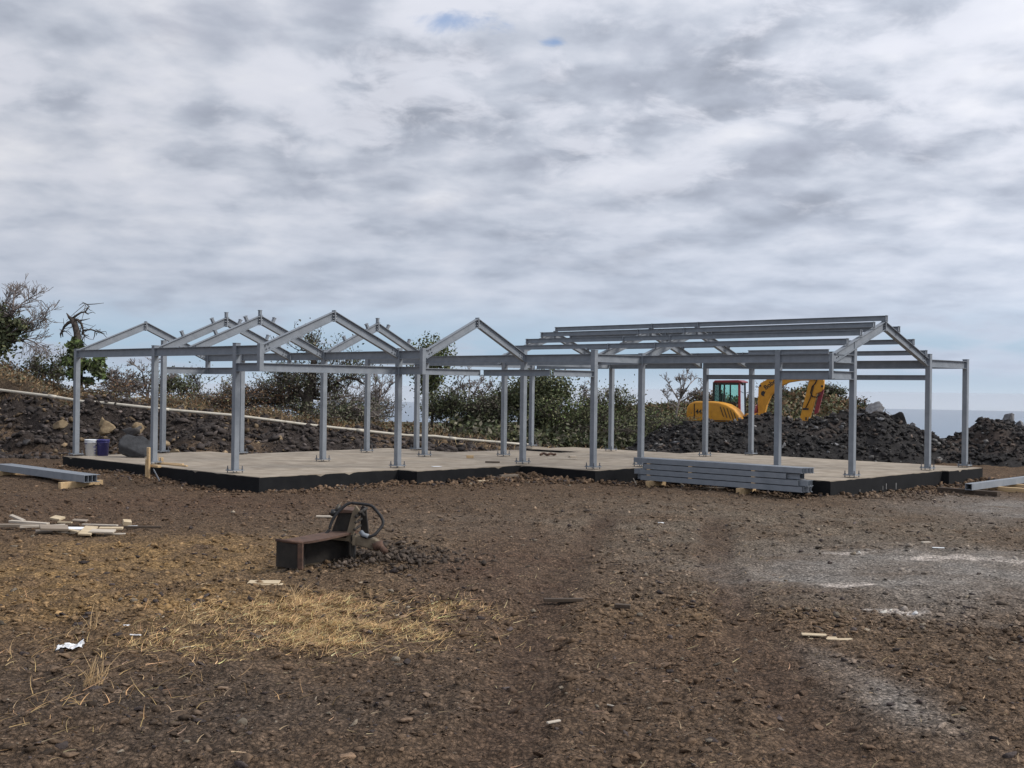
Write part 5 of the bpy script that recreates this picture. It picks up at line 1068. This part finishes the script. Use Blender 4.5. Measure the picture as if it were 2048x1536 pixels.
limb_tree('shrub_tree', 'wispy half bare tree with dark leaves at the end of the bank', 37.6, (-12, 760), [(-10, 720, 0.16), (-4, 690, 0.13), (2, 660, 0.10), (8, 640, 0.07)],
    [([(2, 665), (18, 645), (26, 620), (27, 600), (30, 582)], 0.05), ([(8, 645), (28, 622), (48, 604), (64, 594)], 0.04), ([(2, 680), (30, 660), (60, 645), (92, 628)], 0.04), ([(0, 690), (30, 672), (60, 662), (80, 655)], 0.04), ([(-4, 695), (25, 684), (52, 678), (68, 684), (78, 692)], 0.04), ([(4, 650), (10, 620), (14, 600)], 0.03), ([(-6, 660), (-30, 620), (-50, 590)], 0.05), ([(-6, 690), (-40, 670), (-70, 660)], 0.05)], 201, 5, 0.75,
    [(0, 635, 9, 14, 420), (16, 652, 12, 8, 300), (-14, 660, 14, 18, 500), (40, 645, 9, 7, 150), (6, 690, 14, 14, 300), (25, 670, 14, 6, 140), (50, 652, 5, 5, 60)], (('dark', 3), ('olive', 1)), 0.10, 'bark_grey')
plant('shrub', 68, 800, 715, 38.5, 'small olive green shrub beside the wispy tree', 'shrub', 2, (('olive', 2), ('dark', 1)), 1100, 0.10, 3, (7, 5, 3), 0.6, 0.03, 'bark_grey', 1.0, multi=3)
plant('shrub', 112, 800, 700, 39.0, 'thin dark leaved shrub left of the dead snag', 'shrub', 3, (('dark', 2), ('olive', 1)), 800, 0.09, 3, (6, 4, 3), 0.55, 0.03, 'bark_grey', 0.7, multi=2)
# dead snag with a leafy lower half
def snag():
    Y = 37.5; B = at_y(157, 800, Y); g = float(ground_z(B[0], B[1])); root = empty('dead_tree', (B[0], B[1], g), 0, 'twisted dead snag with leafy vines round its trunk, behind the end column', 'tree'); b0 = np.array([B[0], B[1], g])
    Q = lambda px, py, dy=0: at_y(px, py, Y + dy) - b0; rg = np.random.default_rng(77)
    s = MB(); s.tube([np.array([0, 0, -0.2]), Q(156, 770), Q(157, 720), Q(156, 690), Q(154, 665), Q(150, 650), Q(144, 638)], [0.16, 0.15, 0.14, 0.12, 0.11, 0.10, 0.075], 8)
    s.tube([Q(144, 640), Q(138, 634), Q(133, 626)], [0.065, 0.045, 0.012], 7)
    s.tube([Q(146, 642), Q(136, 646), Q(128, 654), Q(124, 664), Q(126, 674)], [0.06, 0.052, 0.042, 0.032, 0.014], 6); s.tube([Q(125, 660), Q(121, 668), Q(122, 676)], [0.04, 0.03, 0.01], 5)
    s.tube([Q(148, 640), Q(156, 640), Q(163, 648), Q(166, 660), Q(163, 670)], [0.055, 0.048, 0.04, 0.028, 0.01], 6)
    s.tube([Q(146, 636), Q(154, 630), Q(162, 625), Q(170, 624), Q(175, 617), Q(178, 613), Q(173, 608)], [0.045, 0.035, 0.03, 0.028, 0.025, 0.02, 0.016], 5)
    s.tube([Q(173, 608), Q(166, 606), Q(158, 611)], [0.016, 0.014, 0.008], 4); s.tube([Q(173, 609), Q(190, 608), Q(208, 606)], [0.016, 0.013, 0.006], 4); s.tube([Q(170, 624), Q(177, 629)], [0.03, 0.012], 4); s.tube([Q(176, 627), Q(186, 624), Q(191, 627)], [0.014, 0.011, 0.006], 4)
    s.tube([Q(156, 641), Q(168, 640), Q(180, 637)], [0.03, 0.02, 0.008], 4); s.tube([Q(166, 661), Q(182, 659), Q(198, 664), Q(207, 668), Q(214, 676)], [0.035, 0.026, 0.02, 0.012, 0.006], 4); s.tube([Q(200, 664), Q(212, 663), Q(214, 670)], [0.014, 0.01, 0.005], 4)
    for (a, b, c_) in (((164, 668), (172, 672), (178, 668)), ((162, 655), (160, 668), (166, 680)), ((158, 690), (170, 688), (176, 694)), ((166, 661), (168, 672), (164, 684)), ((190, 662), (189, 672), (186, 680))): s.tube([Q(*a), Q(*b), Q(*c_)], [0.02, 0.014, 0.006], 4)
    for k in range(46):
        a_ = ((126, 660), (150, 645), (163, 655), (166, 668), (158, 685), (175, 615), (195, 662), (145, 640))[k % 8]; q0 = Q(a_[0] + rg.normal(0, 3), a_[1] + rg.normal(0, 4)); d_ = rg.normal(0, 0.13, 3) + np.array([0.03, 0, -0.02]); s.tube([q0, q0 + d_, q0 + d_ * 1.8 + rg.normal(0, 0.05, 3)], [0.012, 0.009, 0.005], 4)
    s.build('trunk', M['bark'], root, True)
    pts = []
    for (px, py, sx_, sy_, n) in ((153, 686, 10, 7, 220), (140, 690, 8, 4, 90), (150, 705, 12, 9, 260), (138, 722, 14, 8, 260), (165, 730, 18, 10, 300), (190, 735, 14, 12, 420), (200, 722, 8, 8, 160), (200, 748, 10, 8, 240), (150, 745, 16, 12, 260), (176, 762, 12, 6, 160)):
        for k in range(n): pts.append(Q(px + rg.normal(0, sx_ * 0.5), py + rg.normal(0, sy_ * 0.5), rg.normal(0, 0.25)))
    pts = np.array(pts); link('crown', leaf_mesh('crown', pts, 0.10 * rg.uniform(0.6, 1.3, len(pts)), leaf_cols(rg, len(pts), (('fresh', 2), ('dark', 2))), M['leaf'], rg), root)
snag()
plant('shrub', 235, 810, 735, 38.0, 'reddish brown bare brush right of the snag', 'shrub', 4, (('rust', 2), ('grey', 1)), 700, 0.07, 4, (7, 5, 3, 2), 0.65, 0.03, 'bark_grey', 1.2, G_BR, multi=3)
plant('shrub', 345, 820, 745, 38.5, 'dark green shrub with bare twigs under the first gable', 'shrub', 6, (('dark', 2), ('olive', 2)), 1500, 0.09, 3, (7, 5, 3), 0.65, 0.03, 'bark', 1.0, multi=3)
plant('shrub', 385, 825, 735, 40.0, 'thin bare shrub with few leaves behind the dry brown bush', 'shrub', 7, (('dark', 1), ('grey', 1)), 350, 0.08, 4, (7, 4, 3, 2), 0.6, 0.03, 'bark', 1.0, G_BR, multi=2)
plant('dry_bush', 432, 835, 772, 37.6, 'round dry rusty brown bush on the bank', 'bush', 8, (('rust', 3), ('dry', 2), ('olive', 0.6)), 5200, 0.075, 3, (9, 6, 4), 0.8, 0.025, 'bark', 2.1, multi=5, clump=0.13, up=0.05)
plant('dry_bush', 350, 828, 790, 37.2, 'low straw coloured bush beside the rusty one', 'bush', 9, (('dry', 3), ('olive', 1)), 1800, 0.07, 3, (8, 5, 3), 0.8, 0.02, 'bark', 1.8, multi=4, clump=0.10, up=0.05)
plant('shrub', 480, 840, 755, 40.0, 'grey green shrub behind the third column', 'shrub', 10, (('grey', 1), ('olive', 1)), 1200, 0.08, 4, (7, 5, 3, 2), 0.65, 0.03, 'bark_grey', 1.0, multi=2)
plant('shrub', 540, 850, 748, 39.5, 'dense grey brown shrub left of the black trunked tree', 'shrub', 11, (('grey', 2), ('dark', 2)), 2600, 0.085, 4, (8, 5, 3, 2), 0.65, 0.04, 'bark', 1.0, multi=3, clump=0.2)
# black trunked spreading tree
def dark_tree():
    Y = 38.6; B = at_y(612, 852, Y); g = float(ground_z(B[0], B[1])); b0 = np.array([B[0], B[1], g]); root = empty('thorn_tree', tuple(b0), 0, 'thorn tree with a thick black trunk and wide spreading bare limbs', 'tree'); rg = np.random.default_rng(55)
    Q = lambda px, py, dy=0: at_y(px, py, Y + dy) - b0; s = MB()
    s.tube([Q(608, 858), Q(610, 830), Q(616, 800), Q(622, 770), Q(626, 740), Q(628, 715), Q(631, 690)], [0.25, 0.20, 0.19, 0.15, 0.12, 0.09, 0.05], 9)
    limbs = [[(612, 800), (596, 782), (578, 768), (560, 758), (548, 752)], [(620, 785), (640, 790), (656, 780), (674, 764), (694, 755), (716, 760), (728, 768)], [(622, 770), (604, 772), (585, 786), (570, 794)], [(618, 795), (650, 800), (680, 795), (705, 790)], [(626, 745), (646, 735), (668, 738)], [(629, 700), (622, 680), (612, 672)], [(630, 692), (634, 675), (640, 660)], [(631, 690), (640, 676), (643, 664)], [(631, 680), (624, 668), (622, 660)], [(632, 684), (642, 681)], [(627, 720), (612, 702), (596, 700)]]
    segs = []; tips = []
    for li, lm in enumerate(limbs):
        r0 = (0.11, 0.10, 0.06, 0.06, 0.05, 0.022, 0.02, 0.016, 0.014, 0.016, 0.03)[li]; P = [Q(px, py, 0.1 * i * rg.normal()) for i, (px, py) in enumerate(lm)]
        for i in range(len(P) - 1):
            ra = r0 * (1 - 0.75 * i / len(P)); segs.append((P[i], P[i + 1], ra, r0 * (1 - 0.75 * (i + 1) / len(P))))
            if li < 5 or li == 10:
                for k in range(5):
                    st = P[i] + (P[i + 1] - P[i]) * rg.random(); sg, tp = branches(rg, st, rg.uniform(0.7, 1.5), 2, 0.6, 0.018, (4, 3), 0.3, (rg.normal(0, 0.8), rg.normal(0, .6)), 0.25, 0.65, 0.2); segs += sg; tips += tp
    s.build('trunk', M['bark'], root, True); link('limb_twigs', seg_mesh('limb_twigs', segs, M['bark'], 0.006), root)
    tips = np.array(tips); n = 3200; pk = tips[rg.integers(0, len(tips), n)] + rg.normal(0, 0.13, (n, 3)); link('crown', leaf_mesh('crown', pk, 0.05 * rg.uniform(0.6, 1.3, n), leaf_cols(rg, n, (('grey', 2), ('dark', 2))), M['leaf'], rg), root)
dark_tree()
plant('shrub', 672, 862, 795, 38.5, 'low dark brown green bush right of the black trunked tree', 'shrub', 12, (('dark', 2), ('grey', 2)), 3600, 0.09, 3, (8, 6, 3), 0.7, 0.03, 'bark', 1.5, multi=4, clump=0.2, up=0.1)
plant('shrub', 700, 868, 748, 42.0, 'pinkish grey bare shrub behind the spreading tree', 'shrub', 13, (('grey', 1),), 500, 0.06, 5, (7, 4, 3, 2, 2), 0.62, 0.035, 'bark_grey', 1.0, G_BR, multi=3)
plant('shrub', 765, 872, 800, 39.5, 'low grey brown brush under the middle gable', 'shrub', 15, (('grey', 3), ('dark', 1)), 2000, 0.08, 4, (8, 5, 3, 2), 0.7, 0.03, 'bark_grey', 1.4, multi=4, up=0.1)
plant('leafy_tree', 862, 876, 682, 41.5, 'tall yellow green leafy tree rising above the beams behind paired columns', 'tree', 16, (('olive', 3), ('fresh', 1.5), ('dark', 1)), 4600, 0.115, 4, (8, 5, 3, 2), 0.5, 0.08, 'bark', 0.62, clump=0.2, up=0.4)
plant('shrub', 905, 880, 770, 40.5, 'dark green bush beside the yellow green tree', 'shrub', 17, (('dark', 3), ('olive', 1)), 3600, 0.09, 4, (8, 5, 3, 2), 0.65, 0.04, 'bark', 1.0, multi=3, clump=0.2)
plant('shrub', 965, 884, 790, 40.5, 'dark tangled bush below the bare grey shrub', 'shrub', 19, (('dark', 2), ('grey', 1.5)), 4200, 0.085, 4, (8, 5, 3, 2), 0.7, 0.04, 'bark', 1.3, multi=4, clump=0.2)
plant('shrub', 995, 886, 772, 42.0, 'olive green bush left of the big round tree', 'shrub', 20, (('olive', 3), ('dark', 2)), 3400, 0.10, 3, (8, 5, 3), 0.6, 0.04, 'bark', 0.9, multi=3, clump=0.22)
plant('leafy_tree', 1098, 890, 752, 41.0, 'big dense dark green tree behind the slab middle', 'tree', 21, (('dark', 4), ('olive', 2)), 11000, 0.12, 4, (10, 6, 3, 2), 0.62, 0.10, 'bark', 0.95, clump=0.28, up=0.25, first=0.15)
plant('shrub', 1155, 890, 800, 40.5, 'fresh green bush at the right of the big dense tree', 'shrub', 22, (('olive', 2), ('fresh', 1), ('dark', 1)), 4000, 0.10, 3, (8, 6, 3), 0.7, 0.04, 'bark', 1.2, multi=3, clump=0.22)
plant('shrub', 1180, 890, 776, 42.5, 'bare twiggy shrub right of the big dense tree', 'shrub', 23, (('grey', 1),), 300, 0.06, 4, (7, 4, 3, 2), 0.6, 0.03, 'bark_grey', 1.0, G_BR, multi=2)
plant('shrub', 1222, 892, 775, 41.5, 'upright olive shrub behind a slab column', 'shrub', 24, (('olive', 2), ('dark', 2)), 3000, 0.095, 4, (8, 5, 3, 2), 0.55, 0.04, 'bark', 0.8, multi=2, clump=0.2)
plant('shrub', 1210, 892, 835, 40.0, 'low dark bush at the foot of the upright olive shrub', 'shrub', 25, (('dark', 3), ('olive', 2)), 3600, 0.09, 3, (8, 6, 3), 0.8, 0.03, 'bark', 1.9, multi=4, clump=0.18, up=0.08)
plant('shrub', 1290, 892, 815, 42.0, 'broad olive bush between the olive shrub and the bare tree', 'shrub', 26, (('olive', 3), ('dark', 2), ('fresh', 1)), 6000, 0.095, 3, (9, 6, 4), 0.8, 0.04, 'bark', 1.9, multi=5, clump=0.2, up=0.1)
limb_tree('bare_shrub', 'tall grey bare brush with arching twigs behind the second column', 38.4, (295, 815), [(295, 795, 0.05), (296, 780, 0.04)], [([(294, 790), (262, 762), (235, 752), (212, 758)], 0.03), ([(294, 782), (285, 745), (268, 728)], 0.03), ([(296, 782), (305, 742), (314, 722)], 0.03), ([(296, 785), (328, 762), (350, 752)], 0.03), ([(294, 795), (270, 785), (250, 780)], 0.03)], 202, 5, 0.42, [(290, 760, 18, 12, 160), (310, 775, 14, 10, 120)], (('grey', 2), ('dark', 1)), 0.05, 'bark_grey', cat='shrub')
limb_tree('bare_shrub', 'tangled pinkish grey bare shrub behind the middle gable', 40.5, (750, 868), [(750, 842, 0.05), (751, 818, 0.04)], [([(751, 822), (735, 785), (728, 755)], 0.03), ([(751, 818), (752, 780), (750, 748)], 0.03), ([(751, 818), (772, 785), (786, 764)], 0.03), ([(750, 838), (725, 815), (705, 800)], 0.03), ([(751, 832), (775, 812), (794, 800)], 0.03), ([(751, 825), (760, 790), (766, 758)], 0.025)], 203, 5, 0.5, [], None, 0.05, 'bark_grey', cat='shrub')
limb_tree('bare_shrub', 'bare grey shrub with fine upright twigs behind the second gable', 41.5, (940, 884), [(940, 850, 0.06), (938, 820, 0.05), (936, 797, 0.04)], [([(936, 802), (925, 775), (915, 758)], 0.03), ([(937, 797), (940, 770), (938, 748)], 0.03), ([(938, 802), (955, 775), (965, 760)], 0.03), ([(938, 820), (915, 800), (900, 790)], 0.03), ([(938, 815), (960, 795), (976, 780)], 0.03)], 204, 5, 0.45, [(945, 790, 20, 12, 160)], (('grey', 2), ('rust', 1)), 0.05, 'bark_grey', cat='shrub')
limb_tree('bare_shrub', 'thin bare shrub left of the tall olive shrub behind the slab', 41.5, (1190, 890), [(1190, 850, 0.05), (1189, 825, 0.04)], [([(1189, 828), (1178, 800), (1166, 782)], 0.03), ([(1189, 825), (1192, 795), (1186, 775)], 0.03), ([(1190, 828), (1205, 802), (1214, 786)], 0.03)], 206, 5, 0.4, [], None, 0.05, 'bark_grey', cat='shrub')
limb_tree('bare_tree', 'leafless grey tree leaning toward the excavator', 42.5, (1344, 876), [(1348, 845, 0.06), (1354, 818, 0.05), (1360, 797, 0.04)], [([(1358, 802), (1345, 780), (1334, 762)], 0.03), ([(1360, 797), (1362, 770), (1358, 746)], 0.03), ([(1361, 797), (1378, 770), (1394, 754)], 0.03), ([(1357, 806), (1385, 790), (1402, 778)], 0.03), ([(1355, 815), (1336, 800), (1328, 788)], 0.025), ([(1360, 798), (1370, 765), (1374, 748)], 0.025)], 205, 4, 0.42, [], None, 0.05, 'bark_grey')
for i, (px, yb, yt, lab) in enumerate(((1567, 790, 745, 'small bare shrub on the scrub hill above the excavator boom'), (1651, 795, 762, 'thin bare sapling on the scrub hill'), (1679, 812, 784, 'small forked dead sapling at the end of the scrub hill'))):
    plant('bare_shrub', px, yb, yt, 61 + i * 0.5, lab, 'shrub', 40 + i, None, 0, 0.1, 3, (5, 3, 2), 0.55, 0.04, 'bark_grey', 0.9, up=0.3, minr=0.012)
for i, (px, yb, yt, lab, kd) in enumerate(((1408, 800, 782, 'brown scrub bush on the hill left of the excavator cab', (('rust', 2), ('olive', 1))), (1626, 792, 763, 'green scrub bush topping the hill beyond the excavator arm', (('dark', 2), ('olive', 2))), (1655, 795, 772, 'dark low scrub bush right of the green one', (('dark', 2), ('grey', 1))), (1712, 812, 796, 'dark scrub bush at the low end of the hill', (('dark', 2), ('rust', 1))), (1560, 790, 770, 'mixed scrub bush on the hill under the boom', (('dark', 1), ('rust', 1), ('grey', 1))))):
    plant('scrub_bush', px, yb, yt, 61.5, lab, 'bush', 50 + i, kd, 1500, 0.11, 3, (8, 5, 3), 0.8, 0.03, 'bark', 1.0, multi=4, clump=0.14, up=0.05, minr=0.012)
def cover(name, label, cat, pts, size, kinds, seed, spread=0.2, per=6):
    rg = np.random.default_rng(seed); x, y = pts; z = ground_z(x, y); n = len(x)
    P = np.repeat(np.stack([x, y, z], -1), per, 0) + np.abs(rg.normal(0, 1, (n * per, 3))) * np.array([0, 0, spread * 1.1]) + rg.normal(0, spread, (n * per, 3)) * np.array([1, 1, 0.1])
    me = leaf_mesh(name, P, size * rg.uniform(0.6, 1.4, n * per), leaf_cols(rg, n * per, kinds), M['leaf'], rg); tag(link(name, me), label, cat, kind='stuff')
rg = np.random.default_rng(60); x = rg.uniform(2, 20, 5200); y = rg.uniform(54, 68, 5200); k = ground_base(x, y) > 0.0 ; cover('hill_scrub', 'low brown and green scrub covering the hill behind the excavator', 'scrub', (x[k], y[k]), 0.12, (('olive', 3), ('dry', 3), ('grey', 2), ('dark', 1), ('rust', 1)), 61, 0.13, 7)
x = rg.uniform(-22, 4, 5200); y = np.interp(x, BASE_X, BASE_Y) + rg.uniform(4.0, 10, 5200); cover('undergrowth', 'low tangled undergrowth along the top of the bank', 'undergrowth', (x, y), 0.05, (('grey', 3), ('dry', 3), ('dark', 1), ('rust', 1)), 62, 0.10, 7)
x = rg.uniform(-2, 7.5, 2600); y = rg.uniform(38.5, 44, 2600); cover('brush_floor', 'dark brush floor under the trees behind the slab', 'undergrowth', (x, y), 0.10, (('dark', 3), ('grey', 2), ('olive', 1)), 63, 0.25, 7)

# ------------------------------------------------------------------ dry grass
def blades(name, label, x, y, ln, seed, flat=0.5, wd=0.005, base_col=(0.40, 0.26, 0.11), var=0.3, cat='dry grass', seg=3):
    rg = np.random.default_rng(seed); n = len(x); z = ground_z(x, y); az = rg.uniform(0, 2 * np.pi, n); el = np.clip(rg.normal(0.9 * (1 - flat) + 0.15, 0.32, n), 0.02, 1.5)
    d = np.stack([np.cos(az) * np.cos(el), np.sin(az) * np.cos(el), np.sin(el)], -1); side = np.stack([-np.sin(az), np.cos(az), rg.normal(0, .3, n)], -1); curl = rg.normal(0, 0.35, n); P = np.stack([x, y, z + 0.004], -1); V = np.empty((n, 2 * (seg + 1), 3))
    lnv = ln * rg.uniform(0.5, 1.4, n)
    for k in range(seg + 1):
        t = k / seg; c = P + d * (lnv * t)[:, None] + side * (curl * lnv * t * t)[:, None] - np.array([0, 0, 1.0]) * (lnv * 0.35 * t * t * np.sin(el))[:, None]; w = wd * (1 - 0.8 * t); c[:, 2] = np.maximum(c[:, 2], z + 0.004)
        V[:, 2 * k] = c - side * w / 2 ; V[:, 2 * k + 1] = c + side * w / 2 + np.array([0, 0, w * 0.5])
    F = np.array([[2 * k, 2 * k + 1, 2 * k + 3, 2 * k + 2] for k in range(seg)]); F = (F[None] + (np.arange(n) * 2 * (seg + 1))[:, None, None]).reshape(-1, 4)
    c = np.array(base_col) * np.exp(rg.normal(0, var, (n, 1))) * (1 + rg.normal(0, 0.06, (n, 3))); tag(link(name, new_mesh(name, V.reshape(-1, 3), F, M['straw'], False, np.repeat(np.clip(c, 0.03, 0.8), 2 * (seg + 1), 0))), label, cat, kind='stuff')
def patch(n, spots, seed):
    rg = np.random.default_rng(seed); X = []; Yv = []; w = np.array([s[4] for s in spots], float); w /= w.sum()
    for (px, py, sx_, sy_, k), ww in zip(spots, w):
        m = int(n * ww); c = at_z(px, py, -0.1); X.append(c[0] + rg.normal(0, sx_, m)); Yv.append(c[1] + rg.normal(0, sy_, m))
    x = np.concatenate(X); y = np.concatenate(Yv); k = rg.random(len(x)) < np.clip(0.15 + 1.3 * sstep(0.42, 0.58, fbm(x * 3.5, y * 3.5, 3, seed + 5)), 0, 1); return x[k], y[k]
x, y = patch(17000, [(640, 1205, 0.42, 0.22, 3), (700, 1245, 0.5, 0.35, 4), (560, 1235, 0.4, 0.4, 3), (500, 1275, 0.45, 0.35, 2.5), (640, 1275, 0.45, 0.25, 3), (860, 1218, 0.3, 0.2, 1.2), (420, 1280, 0.4, 0.3, 1.2), (770, 1270, 0.3, 0.2, 1)], 71)
blades('dry_grass', 'patch of flattened golden straw in front of the rusty attachment', x, y, 0.10, 72, 0.80, 0.0036, (0.45, 0.305, 0.15), 0.4)
x, y = patch(1000, [(20, 1330, 0.35, 0.3, 3), (180, 1350, 0.25, 0.2, 2), (250, 1290, 0.4, 0.2, 1.6), (60, 1450, 0.4, 0.3, 2), (330, 1370, 0.4, 0.25, 1.2), (150, 1220, 0.5, 0.5, 1), (1000, 1222, 0.3, 0.15, .6), (450, 1410, 0.4, 0.2, .6)], 73)
blades('dry_grass', 'thin scattered dry weeds on the near left soil', x, y, 0.12, 74, 0.5, 0.005, (0.36, 0.235, 0.115))
rg = np.random.default_rng(75); x = rg.uniform(-3.5, 3, 1500); y = rg.uniform(5.2, 15, 1500); blades('twig_litter', 'sparse bits of straw and twigs littering the soil', x, y, 0.07, 76, 0.9, 0.006, (0.26, 0.19, 0.115))
x = rg.uniform(-21, 1.5, 9000); y0 = np.interp(x, BASE_X, BASE_Y); y = y0 + rg.uniform(3.3, 8.5, 9000); k = rg.random(9000) < np.clip(0.15 + 1.3 * sstep(0.42, 0.62, fbm(x * 0.5, y * 0.5, 3, 81)), 0, 1)
blades('bank_grass', 'tall dry brown grass along the top of the bank', x[k], y[k], 0.30, 82, 0.1, 0.012, (0.25, 0.17, 0.09), 0.35)
x = rg.uniform(-3, 5, 1200); y = rg.uniform(36.2, 39.5, 1200); blades('bank_grass', 'short pale dry grass below the trees by the pipe', x, y, 0.28, 83, 0.1, 0.014, (0.26, 0.18, 0.10), 0.35)
# tall dry weed stems standing in the near soil
for i, (px, py, n_, lab) in enumerate(((185, 1372, 26, 'tuft of tall dry weed stems on the near left soil'), (585, 1208, 12, 'few tall straw stems at the edge of the straw patch'), (190, 1260, 9, 'thin tall dry stalks beside the paper scraps'))):
    rg = np.random.default_rng(90 + i); c = at_z(px, py, -0.05)
    for _ in range(5): c = at_z(px, py, float(ground_z(c[0], c[1])))
    e = empty('weed_tuft', tuple(c), 0, lab, 'weed')
    for k in range(n_):
        az = rg.uniform(0, 6.28); r0 = rg.random() * 0.09; b = np.array([r0 * math.cos(az), r0 * math.sin(az), 0]); d = np.array([rg.normal(0.25, 0.45), rg.normal(0, 0.3), 1.0]); ln = rg.uniform(0.09, 0.24); q = MB()
        q.tube([b, b + d * ln * 0.5, b + d * ln + np.array([rg.normal(0, .03), 0, -0.02])], [0.003, 0.0025, 0.0012], 4); q.build('stem', M['timber'], e)

# ------------------------------------------------------------------ sea air
hb_ = MB(); hb_.box((0, 20000, -297), (100000, 60000, 606)); hm = bpy.data.materials.new('haze'); hm.use_nodes = True; ht = hm.node_tree; ht.nodes.clear()
ho = ht.nodes.new('ShaderNodeOutputMaterial'); hv = ht.nodes.new('ShaderNodeVolumePrincipled'); hv.inputs['Color'].default_value = (0.86, 0.91, 1.0, 1); hv.inputs['Density'].default_value = 2.2e-5; ht.links.new(hv.outputs[0], ho.inputs['Volume'])
tag(hb_.build('haze', hm), 'thin pale sea haze over the whole hillside', 'haze', kind='stuff')
